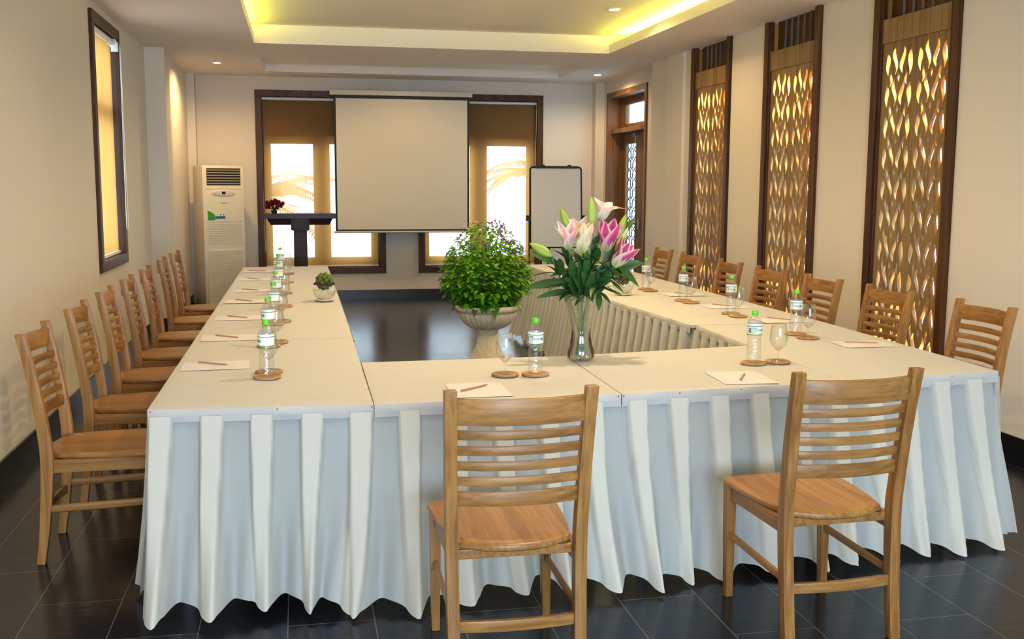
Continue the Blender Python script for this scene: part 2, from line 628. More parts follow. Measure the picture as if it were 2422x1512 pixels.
def fill_mesh(name, outer, holes, depth):
    """flat sheet with cut-outs and real thickness; returned lying in XY, thickness along Z"""
    cu = bpy.data.curves.new(name, 'CURVE')
    cu.dimensions = '2D'
    cu.fill_mode = 'BOTH'
    cu.extrude = depth / 2
    for poly in [outer] + holes:
        sp = cu.splines.new('POLY')
        sp.points.add(len(poly) - 1)
        for p, q in zip(sp.points, poly):
            p.co = (q[0], q[1], 0, 1)
        sp.use_cyclic_u = True
    ob = bpy.data.objects.new(name, cu)
    COL.objects.link(ob)
    dg = bpy.context.evaluated_depsgraph_get()
    me = bpy.data.meshes.new_from_object(ob.evaluated_get(dg))
    bpy.data.objects.remove(ob)
    bpy.data.curves.remove(cu)
    return me


def text_mesh(txt, size, name='text'):
    cu = bpy.data.curves.new(name, 'FONT')
    cu.body = txt
    cu.size = size
    cu.align_x = 'CENTER'
    cu.align_y = 'CENTER'
    cu.resolution_u = 3
    ob = bpy.data.objects.new(name, cu)
    COL.objects.link(ob)
    dg = bpy.context.evaluated_depsgraph_get()
    me = bpy.data.meshes.new_from_object(ob.evaluated_get(dg))
    bpy.data.objects.remove(ob)
    bpy.data.curves.remove(cu)
    return me


ORD = ['nearest', 'second', 'third', 'fourth', 'fifth', 'sixth', 'farthest']

# ------------------------------------------------------------------ room shell
XL, XR, XD, YB, YF, ZC, ZT = -1.60, 4.16, 4.30, 14.80, -3.20, 3.05, 3.24
b = MB()
b.box(XL - 0.3, 4.9, YF - 0.3, YB + 0.3, -0.12, 0.0)
struct(b.obj('floor', M['floor']))
b = MB()
b.box(-30, 40, -30, 60, -0.40, -0.13)
struct(b.obj('ground', M['ground']))

# ceiling : soffit with tray, cove slots and the shallow recess at the far end
b = MB()
TX0, TX1, TY0, TY1 = -0.43, 3.39, 0.6, 11.38
lz = 3.145
b.box(XL - 0.2, TX0, TY0, TY1, ZC, lz)
b.box(TX1, 4.80, TY0, TY1, ZC, lz)
b.box(XL - 0.2, 4.80, YF - 0.2, TY0, ZC, ZT)
b.box(XL - 0.2, 4.80, TY1, 12.62, ZC, ZT)
b.box(XL - 0.2, -0.41, 12.62, 14.15, ZC, ZT)
b.box(3.50, 4.80, 12.62, 14.15, ZC, ZT)
b.box(-0.41, 3.50, 12.62, 14.15, ZC + 0.10, ZT)
b.box(XL - 0.2, 4.80, 14.15, YB + 0.2, ZC, ZT)
b.box(XL - 0.2, TX0 - 0.27, TY0, TY1, lz, ZT)
b.box(TX1 + 0.27, 4.80, TY0, TY1, lz, ZT)
b.box(XL - 0.2, 4.80, YF - 0.2, YB + 0.2, ZT, ZT + 0.12)
struct(b.obj('ceiling', M['ceil'], fixn=False))

# left wall with tall window, pillar, and the thicker far bay
LW = (8.92, 10.22, 0.88, 2.97)
b = MB()
b.box(XL - 0.24, XL, YF, LW[0], 0, ZC)
b.box(XL - 0.24, XL, LW[1], YB, 0, ZC)
b.box(XL - 0.24, XL, LW[0], LW[1], 0, LW[2])
b.box(XL - 0.24, XL, LW[0], LW[1], LW[3], ZC)
b.box(XL, -1.44, 11.98, YB, 0, ZC)
b.box(-1.44, -1.395, 11.98, 12.42, 0, ZC)
b.box(-1.44, -1.335, 14.62, YB, 0, ZC)
struct(b.obj('wall_left', M['wall'], fixn=False))

# back wall with two windows
BW = [(-0.57, 1.18, 0.36, 2.87), (1.64, 3.44, 0.36, 2.87)]
b = MB()
b.box(XL - 0.2, BW[0][0], YB, YB + 0.22, 0, ZC)
b.box(BW[0][1], BW[1][0], YB, YB + 0.22, 0, ZC)
b.box(BW[1][1], 4.80, YB, YB + 0.22, 0, ZC)
for w in BW:
    b.box(w[0], w[1], YB, YB + 0.22, 0, w[2])
    b.box(w[0], w[1], YB, YB + 0.22, w[3], ZC)
struct(b.obj('wall_back', M['wall'], fixn=False))

# right wall with three carved screen openings, the column and the door bay
PAN = [(6.12, 7.14), (7.97, 8.98), (9.77, 10.79)]
DR = (12.71, 14.45, 0.0, 2.885)
b = MB()
ys = [YF] + [q for p in PAN for q in p] + [12.15]
for i in range(0, len(ys), 2):
    b.box(XR, XR + 0.34, ys[i], ys[i + 1], 0, ZC)
b.box(XR - 0.035, XR, 11.02, 11.56, 0, ZC)
b.box(XD, XD + 0.30, 12.15, DR[0], 0, ZC)
b.box(XD, XD + 0.30, DR[1], YB, 0, ZC)
b.box(XD, XD + 0.30, DR[0], DR[1], DR[3], ZC)
b.box(XR + 0.01, XD, 14.62, YB, 0, ZC)
struct(b.obj('wall_right', M['wall'], fixn=False))

# front wall behind the camera, with an assumed window opening added for the daylight
b = MB()
FW = (-0.9, 3.5, 0.25, 2.65)
b.box(XL - 0.2, FW[0], YF - 0.2, YF, 0, ZC)
b.box(FW[1], 4.6, YF - 0.2, YF, 0, ZC)
b.box(FW[0], FW[1], YF - 0.2, YF, 0, FW[2])
b.box(FW[0], FW[1], YF - 0.2, YF, FW[3], ZC)
struct(b.obj('wall_front', M['wall'], fixn=False))
b = MB()
for x in (FW[0], 0.17, 1.27, 2.37, FW[1] - 0.06):
    b.box(x, x + 0.06, YF - 0.15, YF - 0.05, FW[2], FW[3])
b.box(FW[0], FW[1], YF - 0.15, YF - 0.05, FW[2], FW[2] + 0.06)
b.box(FW[0], FW[1], YF - 0.15, YF - 0.05, FW[3] - 0.06, FW[3])
struct(b.obj('assumed_window_4', M['frame_x']))  # assumed, unseen window frame added around the daylight opening

# black tiled baseboards
BH, BT = 0.125, 0.014
b = MB()
b.box(XL, XL + BT, YF, 11.98, 0, BH)
b.box(XL, -1.395 + BT, 11.98 - BT, 11.98, 0, BH)
b.box(-1.395, -1.395 + BT, 11.98, 12.42, 0, BH)
b.box(-1.44, -1.44 + BT, 12.42, 14.62, 0, BH)
struct(b.obj('baseboard_left', M['black']))
b = MB()
b.box(-1.335, XR, YB - BT, YB, 0, BH)
struct(b.obj('baseboard_back', M['black']))
b = MB()
yy = [YF] + [q for p in PAN for q in p] + [11.02]
for i in range(0, len(yy), 2):
    b.box(XR - BT, XR, yy[i], yy[i + 1], 0, BH)
b.box(XR - 0.035 - BT, XR - 0.035, 11.02, 11.56, 0, BH)
b.box(XR - BT, XR, 11.56, 12.15, 0, BH)
b.box(XD - BT, XD, 12.15, 12.63, 0, BH)
struct(b.obj('baseboard_right', M['black']))


# ------------------------------------------------------------------ windows, blinds, door
def xf(pts_fn, lo):
    return lo


def window_back(idx, w, panes, name):
    """frame, wooden sash with panes, dark boarded transom; set into the back wall"""
    root = struct(empty(name, (0, YB, 0)))
    x0, x1, z0, z1 = w
    b = MB()
    t = 0.085
    b.box(x0, x1, -0.03, 0.20, z1 - t, z1)
    b.box(x0, x1, -0.03, 0.20, z0, z0 + t)
    b.box(x0, x0 + t, -0.03, 0.20, z0 + t, z1 - t)
    b.box(x1 - t, x1, -0.03, 0.20, z0 + t, z1 - t)
    b.obj('frame', M['frame_v'], root, bevel=0.004)
    b = MB()
    xa, xb, za, zb, zt = x0 + t, x1 - t, z0 + t, z1 - t, 2.155
    b.box(xa, xb, 0.155, 0.20, za, panes[0][2])
    b.box(xa, xb, 0.155, 0.20, zt, zt + 0.10)
    xs = [xa] + [q for p in panes for q in p[:2]] + [xb]
    for i in range(0, len(xs), 2):
        b.box(xs[i], xs[i + 1], 0.155, 0.20, panes[0][2], zt)
    b.obj('sash', M['sash'], root, bevel=0.003)
    b = MB()
    b.box(xa, xb, 0.055, 0.17, zt + 0.085, zb)
    b.obj('transom_board', M['frame_x'], root)
    for p in panes:
        b = MB()
        b.box(p[0], p[1], 0.172, 0.178, p[2], zt)
        b.obj('pane', M['pane'], root)
    return root


window_back(2, BW[0], [(-0.375, 0.195, 0.58), (0.425, 0.985, 0.58)], 'window_2')
window_back(3, BW[1], [(1.815, 2.405, 0.58), (2.655, 3.235, 0.58)], 'window_3')


def cord_loop(b, x, y, z0, z1, w, axis):
    pts = []
    for k in range(15):
        a = pi * k / 14
        u = -w * cos(a)
        pts.append((u, z1 - w * sin(a)))
    pts = [(-w * 0.3, z0)] + pts + [(w * 0.3, z0)]
    P = [(x + u, y, z) if axis == 0 else (x, y + u, z) for u, z in pts]
    b.tube(P, 0.0035, 6)


def blind_back(w, label, cordx):
    x0, x1, z0, z1 = w[0] + 0.09, w[1] - 0.09, w[2] + 0.09, w[3] - 0.09
    root = empty('roller_blind', ((x0 + x1) / 2, YB + 0.03, z1))
    hw = (x1 - x0) / 2
    H = z1 - z0
    b = MB()
    b.tube([(-hw, 0, -0.022), (hw, 0, -0.022)], 0.02, 14)
    b.obj('roller_tube', M['whitep'], root, smooth='auto')
    b = MB()
    b.grid(lambda u, v: (-hw + 0.012 + u * 2 * (hw - 0.012), 0.012 + 0.002 * sin(u * 9), -0.02 - v * (H - 0.035)), 24, 4)
    b.obj('blind_cloth', M['blind'], root, fixn=False)
    b = MB()
    b.box(-hw + 0.01, hw - 0.01, 0.004, 0.02, -H + 0.008, -H + 0.028)
    b.obj('bottom_bar', M['whitep'], root, bevel=0.003)
    b = MB()
    cord_loop(b, cordx - (x0 + x1) / 2, -0.035, -0.03, -H + 0.25, 0.045, 0)
    b.obj('pull_cord', M['whitep'], root, smooth=True)
    tag(root, label, 'blind', 'roller blinds')
    return root


blind_back(BW[0], 'orange-brown roller blind glowing behind the lectern and left of the projector screen', -0.52)
blind_back(BW[1], 'orange-brown roller blind glowing behind the flip chart and green bush', 3.36)

# left wall window and its blind
root = struct(empty('window_1', (XL, 0, 0)))
y0, y1, z0, z1 = LW
b = MB()
t = 0.085
b.box(-0.22, 0.03, y0, y1, z1 - t, z1)
b.box(-0.22, 0.03, y0, y1, z0, z0 + t)
b.box(-0.22, 0.03, y0, y0 + t, z0 + t, z1 - t)
b.box(-0.22, 0.03, y1 - t, y1, z0 + t, z1 - t)
b.obj('frame', M['frame_v'], root, bevel=0.004)
b = MB()
ya, yb_, za, zb = y0 + t, y1 - t, z0 + t, z1 - t
for q in ((ya, ya + 0.05, za, zb), (yb_ - 0.05, yb_, za, zb), (ya, yb_, za, za + 0.05), (ya, yb_, zb - 0.05, zb), (ya, yb_, 2.18, 2.30)):
    b.box(-0.17, -0.13, *q)
b.obj('sash', M['sash'], root, bevel=0.003)
b = MB()
b.box(-0.153, -0.147, ya + 0.05, yb_ - 0.05, za + 0.05, 2.18)
b.box(-0.153, -0.147, ya + 0.05, yb_ - 0.05, 2.30, zb - 0.05)
b.obj('pane', M['pane'], root)

root = empty('roller_blind', (XL + 0.0, (ya + yb_) / 2, zb))
hy, H = (yb_ - ya) / 2, zb - za
b = MB()
b.tube([(-0.02, -hy, -0.03), (-0.02, hy - 0.03, -0.03)], 0.026, 14)
b.obj('roller_tube', M['whitep'], root, smooth='auto')
b = MB()
b.tube([(-0.02, hy - 0.03, -0.03), (-0.02, hy, -0.03)], 0.042, 16)
b.box(-0.03, 0.03, hy - 0.028, hy - 0.004, -0.11, -0.03)
b.obj('chain_wheel', M['whitep'], root, smooth='auto')
b = MB()
b.grid(lambda u, v: (-0.03 - 0.002 * sin(u * 8), -hy + 0.02 + u * (2 * hy - 0.075), -0.03 - v * (H - 0.05)), 24, 4)
b.obj('blind_cloth', M['blind'], root, fixn=False)
b = MB()
b.box(-0.045, -0.018, -hy + 0.015, hy - 0.05, -H + 0.005, -H + 0.03)
b.obj('bottom_bar', M['whitep'], root, bevel=0.003)
b = MB()
cord_loop(b, 0.045, hy - 0.01, -0.05, -H + 0.27, 0.05, 1)
b.obj('pull_cord', M['whitep'], root, smooth=True)
tag(root, 'tall narrow orange roller blind in the window on the left wall', 'blind', 'roller blinds')

# door in the far right bay : deep wooden frame, transom light, leaf with pierced metal grille
root = struct(empty('door_1', (XD, 0, 0)))
d0, d1, dz = DR[0], DR[1], DR[3]
b = MB()
t = 0.075
b.box(-0.02, 0.30, d0, d0 + t, 0, dz)
b.box(-0.02, 0.30, d1 - t, d1, 0, dz)
b.box(-0.02, 0.30, d0 + t, d1 - t, dz - t, dz)
b.obj('frame', M['door'], root, bevel=0.005)
b = MB()
b.box(0.02, 0.28, d0 + t, d1 - t, 2.32, 2.38)
b.obj('transom_bar', M['door'], root, bevel=0.004)
b = MB()
ua, ub = d0 + t, d1 - t
b.box(0.17, 0.21, ua, ub, 2.38, 2.45)
b.box(0.17, 0.21, ua, ub, 2.71, dz - t)
b.box(0.17, 0.21, ua, ua + 0.3, 2.45, 2.71)
b.box(0.17, 0.21, 14.16, ub, 2.45, 2.71)
b.obj('transom_sash', M['door'], root, bevel=0.003)
b = MB()
b.box(0.187, 0.193, ua + 0.3, 14.16, 2.45, 2.71)
b.obj('transom_pane', M['pane'], root)
g0, g1, gz0, gz1 = 13.70, 14.14, 0.22, 2.175
b = MB()
b.box(0.18, 0.225, ua, g0, 0.01, 2.32)
b.box(0.18, 0.225, g1, ub, 0.01, 2.32)
b.box(0.18, 0.225, g0, g1, 0.01, gz0)
b.box(0.18, 0.225, g0, g1, gz1, 2.32)
lf = b.obj('door_leaf', M['door'], root, bevel=0.003)
b = MB()
A = (g1 - g0) / 2
cy = (g0 + g1) / 2
P = 0.27
for sgn in (-1, 1):
    for ph in (0, 0.5):
        pts = []
        n = 90
        for k in range(n + 1):
            z = gz0 + (gz1 - gz0) * k / n
            off = (0.52 + 0.36 * cos(2 * pi * (z / P + ph))) * A * sgn
            pts.append((0.20, cy + off, z))
        b.tube(pts, 0.0062, 5)
z = gz0 + 0.07
while z < gz1 - 0.05:
    pts = [(0.20, cy + 0.055 * cos(2 * pi * k / 12), z + 0.07 * sin(2 * pi * k / 12)) for k in range(13)]
    b.tube(pts, 0.006, 5)
    z += P / 2
b.box(0.19, 0.21, g0, g1, 1.07, 1.10)
b.obj('pierced_grille', M['iron'], lf, smooth=True)
b = MB()
b.box(0.213, 0.218, g0, g1, gz0, gz1)
b.obj('pane', M['pane'], lf)
b = MB()
b.tube([(0.15, 13.45, 1.02), (0.15, 13.45, 1.16)], 0.011, 10)
b.box(0.15, 0.18, 13.445, 13.455, 1.03, 1.05)
b.box(0.15, 0.18, 13.445, 13.455, 1.13, 1.15)
b.obj('handle', M['steel'], lf, smooth='auto')
b = MB()
b.box(0.10, 0.18, 13.53, 13.56, 2.26, 2.30)
b.tube([(0.12, 13.545, 2.27), (0.12, 13.545, 1.95)], 0.006, 8)
b.obj('door_closer', M['steel'], lf)


# ------------------------------------------------------------------ carved screens on the right wall
def teardrop(cx, cz, h, w, bend, flip, lean=0.0):
    """leaf outline pointed at both ends, fuller on one half, bent into a gentle S"""
    n = 10
    L, Rr = [], []
    for k in range(n + 1):
        t = k / n
        q = (1 - t) if flip else t
        ww = w * 0.5 * (sin(pi * q ** 0.80) ** 1.15 if 0 < q < 1 else 0)
        mid = cx + bend * sin((t - 0.5) * 2 * pi) + lean * (t - 0.5)
        z = cz + (t - 0.5) * h
        L.append((mid - ww, z))
        Rr.append((mid + ww, z))
    return [L[0]] + L[1:-1] + [L[-1]] + Rr[1:-1][::-1]


def carved_mesh():
    w, h = 0.82, 2.50
    holes = []
    ncol = 8
    pit = 0.0935
    rows = 11
    rp = 0.222
    BIG = [(0.185, 0.054, 0.008, True, -0.012, -0.016), (0.200, 0.046, -0.018, False, -0.004, 0.014), (0.205, 0.044, 0.018, True, 0.004, 0.010), (0.165, 0.050, -0.009, True, 0.018, -0.012)]
    SM = [(0.120, 0.028, -0.010, False, 0.020), (0.060, 0.026, 0.0, True, 0.0), (0.118, 0.030, 0.010, False, -0.022)]
    for r in range(rows):
        for c in range(ncol):
            k = c % 4
            u = (c - (ncol - 1) / 2) * pit + (0.012 if c >= 4 else -0.012)
            hh, wd, bd, fp, ln, st = BIG[k]
            z = -h / 2 + 0.140 + r * rp + st
            holes.append(teardrop(u, z, hh, wd, bd, fp, ln))
            if r < rows - 1 and k < 3:
                hh, wd, bd, fp, ln = SM[k]
                holes.append(teardrop(u + pit / 2, z - st + rp / 2, hh, wd, bd, fp, ln))
    me = fill_mesh('carved_panel', [(-w / 2, -h / 2), (w / 2, -h / 2), (w / 2, h / 2), (-w / 2, h / 2)], holes, 0.024)
    for v in me.vertices:
        u, vv, ww = v.co
        v.co = (ww, u, vv)
    me.materials.clear()
    me.materials.append(M['carved'])
    return me


CARVED = carved_mesh()


def make_screen():
    root = empty('carved_screen', (XR, 0, 0))
    hw = 0.508
    b = MB()
    for sx in (-1, 1):
        ya, yb2 = sorted((sx * hw, sx * (hw - 0.075)))
        b.box(-0.035, 0.02, ya, yb2, 0.0, ZC - 0.002)
        ya, yb2 = sorted((sx * (hw - 0.075), sx * (hw - 0.098)))
        b.box(-0.018, 0.02, ya, yb2, 0.0, ZC - 0.002)
    b.obj('frame', M['frame_v'], root, bevel=0.004)
    b = MB()
    b.box(-0.012, 0.028, -0.41, 0.41, 2.62, 2.79)
    b.obj('rail', M['carved'], root, bevel=0.004)
    b = MB()
    b.box(-0.012, 0.028, -0.41, 0.41, 0.0, 0.12)
    b.obj('rail', M['carved'], root, bevel=0.004)
    o = bpy.data.objects.new('carved_panel', CARVED)
    COL.objects.link(o)
    o.parent = root
    o.location = (0.012, 0, 1.37)
    b = MB()
    hw2 = 0.505
    b.box(0.02, 0.33, hw2 - 0.09, hw2 - 0.07, 0.0, ZC - 0.01)
    b.box(0.02, 0.33, -hw2 + 0.07, -hw2 + 0.09, 0.0, ZC - 0.01)
    b.obj('side_lining', M['reveal'], root)
    b = MB()
    b.box(0.02, 0.33, -0.415, 0.415, 2.66, 2.70)
    b.box(0.03, 0.33, -0.415, 0.415, 0.0, 0.05)
    b.obj('shelf_lining', M['reveal'], root)
    b = MB()
    b.box(0.055, 0.08, -0.415, 0.415, 2.79, ZC)
    b.obj('transom_board', M['frame_h'], root)
    for k in range(6):
        yk = -0.34 + k * 0.115
        b = MB()
        b.box(0.035, 0.050, yk, yk + 0.008, 2.79, ZC)
        b.obj('transom_bar', M['dkbar'], root)
    b = MB()
    b.box(0.305, 0.311, -0.415, 0.415, 0.05, 2.66)
    b.obj('pane', M['pane'], root)
    return root


scr = make_screen()
slab = ['tall leaf-cut carved wooden screen nearest on the right wall', 'tall leaf-cut carved wooden screen in the middle of the three on the right wall',
        'tall leaf-cut carved wooden screen farthest along the right wall, closest to the door']
for i, p in enumerate(PAN):
    o = scr if i == 0 else dup(scr)
    o.location = (XR, (p[0] + p[1]) / 2, 0)
    tag(o, slab[i], 'screen', 'carved screens on the right wall')
    yc = (p[0] + p[1]) / 2
    area('assumed_niche_light_top', (XR + 0.20, yc, 2.64), (0, 0, 0), 0.10, 0.7, 60, (1.0, 0.66, 0.14))  # assumed, unseen lamps for the gold glow at top and bottom
    area('assumed_niche_light_bottom', (XR + 0.20, yc, 0.07), (pi, 0, 0), 0.10, 0.7, 30, (1.0, 0.66, 0.14))

# garden wall of the neighbouring wing across a lane, glimpsed through the screens
b = MB()
b.box(8.2, 8.5, 2, 22, -0.13, 1.9)
struct(b.obj('wall_outside', M['outwall']))


# palms in the garden behind the back windows
def frond_tree(x, y, h, n, seed, label):
    rnd = random.Random(seed)
    root = empty('garden_palm', (x, y, -0.13))
    b = MB()
    b.tube([(0, 0, 0), (0.03, 0.02, h * 0.6), (0.0, 0.0, h)], [0.10, 0.08, 0.07], 10)
    b.obj('trunk', M['sash'], root, smooth=True)
    b = MB()
    for k in range(n):
        a = 2 * pi * k / n + rnd.uniform(-.2, .2)
        L = rnd.uniform(1.3, 1.9)
        el = rnd.uniform(0.0, 1.1)
        for j in range(34):
            t = (j + 1) / 34
            r = L * t * cos(el * (1 - 0.5 * t))
            z = h + L * t * sin(el) - 1.1 * t * t
            px, py = r * cos(a), r * sin(a)
            for sd in (-1, 1):
                ln = 0.42 * sin(pi * min(1, t * 0.9 + 0.1))
                dx, dy = -sin(a) * sd * ln * .8 + cos(a) * ln * .5, cos(a) * sd * ln * .8 + sin(a) * ln * .5
                g = rnd.uniform(.6, 1.2)
                b.col = (0.055 * g, 0.07 * g, 0.012 * g)
                w = 0.055
                b.add([(px, py, z), (px + cos(a) * w, py + sin(a) * w, z), (px + dx, py + dy, z - ln * 0.35)], [(0, 1, 2)])
    b.obj('fronds', M['dleaf'], root, fixn=False)
    tag(root, label, 'palm', 'palms outside the windows')


frond_tree(-0.75, 16.9, 1.45, 22, 1, 'palm in the garden seen blurred through the left back blind')
frond_tree(4.35, 18.3, 1.9, 16, 2, 'palm in the garden seen blurred through the right back blind')


# ------------------------------------------------------------------ downlights
def downlight(x, y, z, label, power):
    root = empty('downlight', (x, y, z))
    b = MB()
    b.lathe([(0.062, 0.0), (0.062, -0.008), (0.048, -0.010), (0.046, -0.002)], 28)
    b.obj('rim', M['whitep'], root, smooth='auto')
    b = MB()
    b.lathe([(0.001, -0.012), (0.030, -0.012), (0.046, -0.006), (0.046, 0.0)], 28)
    b.obj('lamp_lens', M['lamp'], root, smooth=True)
    d = bpy.data.lights.new('downlight_beam', 'SPOT')
    d.energy = power
    d.color = (1.0, 0.69, 0.29)
    d.spot_size = radians(168)
    d.spot_blend = 0.55
    d.shadow_soft_size = 0.05
    o = bpy.data.objects.new('downlight_beam', d)
    COL.objects.link(o)
    o.parent = root
    o.location = (0, 0, -0.03)
    tag(root, label, 'ceiling light', 'recessed ceiling downlights')


downlight(-0.94, 13.25, ZC, 'small round downlight at the far left, above the air conditioner', 88)
downlight(1.45, 13.25, ZC + 0.10, 'small round downlight in the recess above the projector screen', 36)
downlight(3.87, 13.50, ZC, 'small round downlight by the door at the far right', 62)
downlight(2.92, 9.66, ZT, 'small round downlight in the raised ceiling tray', 70)
DL_EXTRA = [(-0.02, 9.66), (2.92, 6.4), (-0.02, 6.4), (2.92, 3.0), (-0.02, 3.0), (1.45, 7.6), (1.45, 4.8)]  # middle pair is unseen fill, added to brighten the inside of the U
for k, (x, y) in enumerate(DL_EXTRA):
    d = bpy.data.lights.new('assumed_downlight_and_fill_beam', 'SPOT')
    d.energy = 170 if x == 1.45 else (26 if x > 2 else 52)  # side rows are assumed, unseen downlights
    d.color = (1.0, 0.74, 0.42)
    d.spot_size = radians(150)
    d.spot_blend = 1.0
    d.shadow_soft_size = 0.05
    o = bpy.data.objects.new('assumed_downlight_and_fill_beam', d)
    COL.objects.link(o)
    o.location = (x, y, ZT - 0.03)

# ------------------------------------------------------------------ tables : board, legs, pinned cloth, pleated skirt
TZ = 0.765
rs = random.Random(11)


def clamp01(t):
    return max(0.0, min(1.0, t))


def sstep(a, b, x):
    t = clamp01((x - a) / (b - a))
    return t * t * (3 - 2 * t)


def skirt(path, name, parent, s0=0.0, flare=0.15, period=0.19, dents=(), seed=0, calm=1.0, rng=None):
    """box-pleated skirt hanging along a polyline; outward is to the right of travel"""
    rnd = random.Random(seed)
    P = [Vector(p) for p in path]
    seg = []
    tot = 0
    for i in range(len(P) - 1):
        L = (P[i + 1] - P[i]).length
        seg.append((tot, L, P[i], (P[i + 1] - P[i]).normalized()))
        tot += L
    nrm = [Vector((d.y, -d.x)) for (_, _, _, d) in seg]

    def base(s):
        s = max(0, min(tot, s))
        for i, (a, L, p, d) in enumerate(seg):
            if s <= a + L or i == len(seg) - 1:
                q = p + d * (s - a)
                n = nrm[i].copy()
                rr = 0.10
                if i + 1 < len(seg) and a + L - s < rr:
                    w = 0.5 * (1 - (a + L - s) / rr)
                    n = (nrm[i] * (1 - w) + nrm[i + 1] * w).normalized()
                elif i > 0 and s - a < rr:
                    w = 0.5 * (1 - (s - a) / rr)
                    n = (nrm[i] * (1 - w) + nrm[i - 1] * w).normalized()
                return q, n
        return P[-1], nrm[-1]

    npl = max(1, int(round(tot / period)))
    per = tot / npl
    amp = [rnd.uniform(0.65, 1.35) for _ in range(npl + 2)]
    lean = [rnd.uniform(-0.50, 0.50) for _ in range(npl + 2)]
    hem = [rnd.uniform(-1, 1) for _ in range(npl + 2)]
    ns, nz = max(8, int(tot / 0.0075)), 26
    z1, zb = TZ - 0.030, 0.035

    def prof(u, t=0.0):
        u = u % 1.0
        e = 0.028 + 0.05 * t
        c = 0.5 - 0.16 * t
        if u < c:
            return sstep(0, e, u) * (1 - sstep(c - e, c, u))
        return 0.0

    ra, rb_ = rng if rng else (0.0, 1.0)
    ns = max(8, int(ns * (rb_ - ra)))

    last = [0.0]

    def fn(i, j):
        i = ra + (rb_ - ra) * i
        s = tot * i
        t = j
        k = int(min(npl - 1, s / per))
        q, n = base(s)
        kf = s / per - 0.75
        k0 = int(math.floor(kf))
        kt = sstep(0.15, 0.85, kf - k0)
        sh = (lean[max(0, k0)] * (1 - kt) + lean[min(npl, max(0, k0 + 1))] * kt) * t * t * 0.60 * calm
        u = s / per + sh * (1 if 0.02 < i < 0.98 else 0)
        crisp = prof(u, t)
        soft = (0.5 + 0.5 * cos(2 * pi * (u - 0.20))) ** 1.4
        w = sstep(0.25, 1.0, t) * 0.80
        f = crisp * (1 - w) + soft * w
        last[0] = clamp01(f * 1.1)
        A = 0.032 + 0.062 * t * amp[k] * calm
        wv = (0.020 * sin(s * 7.3 + 1.0) + 0.014 * sin(s * 19 + 2.0)) * t * t * calm
        fold = 0.016 * sin(u * 4 * pi + 3 * t + 1.0) * sstep(0.3, 1, t) * calm
        off = -0.016 + f * A + flare * (t ** 1.25) + wv + fold
        z = z1 + (zb - z1) * t
        z += (0.034 * (1 - f) + 0.014 * sin(s * 5.1) - 0.012) * t * t * calm
        for (dx, dy, hw, dep) in dents:
            d = abs((q.x - dx) if hw < 0 else (q.y - dy))
            off -= dep * (1 - sstep(abs(hw), abs(hw) + 0.13, d)) * sstep(0.05, 0.32, t)
        return (q.x + n.x * off, q.y + n.y * off, max(0.004, z))

    b = MB()
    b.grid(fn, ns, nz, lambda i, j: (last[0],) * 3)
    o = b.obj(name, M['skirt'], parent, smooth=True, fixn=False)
    return o


def quad_cloth(c, name, parent, hems, droop=0.05):
    """cloth lying on the quad c (counter-clockwise from front left); hems = sides that fold down"""
    b = MB()
    C = [Vector(p) for p in c]

    def top(u, v):
        p = C[0] * (1 - u) * (1 - v) + C[1] * u * (1 - v) + C[2] * u * v + C[3] * (1 - u) * v
        e = min(u, 1 - u, v, 1 - v)
        z = TZ + 0.0012 * sin(p.x * 17 + p.y * 9) * sin(p.y * 13) * min(1, e * 8)
        z -= 0.0045 * (1 - min(1, e * 40))
        return (p.x, p.y, z)
    b.grid(top, 40, 40)
    for k in range(4):
        a, d = C[k], C[(k + 1) % 4]
        n = Vector(((d - a).y, -(d - a).x)).normalized()
        L = (d - a).length
        dr = droop if k in hems else 0.018
        nn = max(6, int(L / 0.02))

        def fn(u, v, a=a, d=d, n=n, dr=dr, L=L, k=k):
            p = a + (d - a) * u
            s = u * L
            o = 0.0 if k not in hems else min(1, u * 14, (1 - u) * 14) * (0.004 + 0.005 * sin(s * 21) * sin(s * 8 + 1)) * sin(pi * min(1, v * 1.1)) + 0.003
            if k not in hems:
                o = -0.0006
            e = (0.0 if v == 0 else 1)
            return (p.x + n.x * o * e, p.y + n.y * o * e, TZ - 0.0045 - dr * v)
        b.grid(fn, nn, 5)
    return b.obj(name, M['cloth'], parent, smooth='auto')


def make_table(c, label, hems, skirts, pins=()):
    cx = sum(p[0] for p in c) / 4
    cy = sum(p[1] for p in c) / 4
    root = empty('banquet_table', (cx, cy, 0))
    loc = [(p[0] - cx, p[1] - cy) for p in c]
    ins = [(p[0] * 0.97, p[1] * 0.97) for p in loc]
    b = MB()
    b.add([(p[0], p[1], z) for z in (TZ - 0.04, TZ - 0.006) for p in ins],
          [(3, 2, 1, 0), (4, 5, 6, 7), (0, 1, 5, 4), (1, 2, 6, 5), (2, 3, 7, 6), (3, 0, 4, 7)])
    b.obj('table_board', M['board'], root)
    for p in loc:
        b = MB()
        x, y = p[0] * 0.74, p[1] * 0.80
        b.box(x - 0.018, x + 0.018, y - 0.018, y + 0.018, 0, TZ - 0.04)
        b.obj('leg', M['steel'], root)
    quad_cloth(loc, 'tablecloth', root, hems)
    for path, kw in skirts:
        pts = [(p[0] - cx, p[1] - cy) for p in path]
        kw = dict(kw)
        if 'dents' in kw:
            kw['dents'] = [(d[0] - cx, d[1] - cy, d[2], d[3]) for d in kw['dents']]
        skirt(pts, 'table_skirt', root, **kw)
    for (x, y) in pins:
        b = MB()
        b.ball((x - cx, y - cy, TZ - 0.012), 0.0032, 8, 6)
        b.obj('pin', M['red'], root, smooth=True)
    tag(root, label, 'table', 'cloth-covered tables set in a U')
    return root


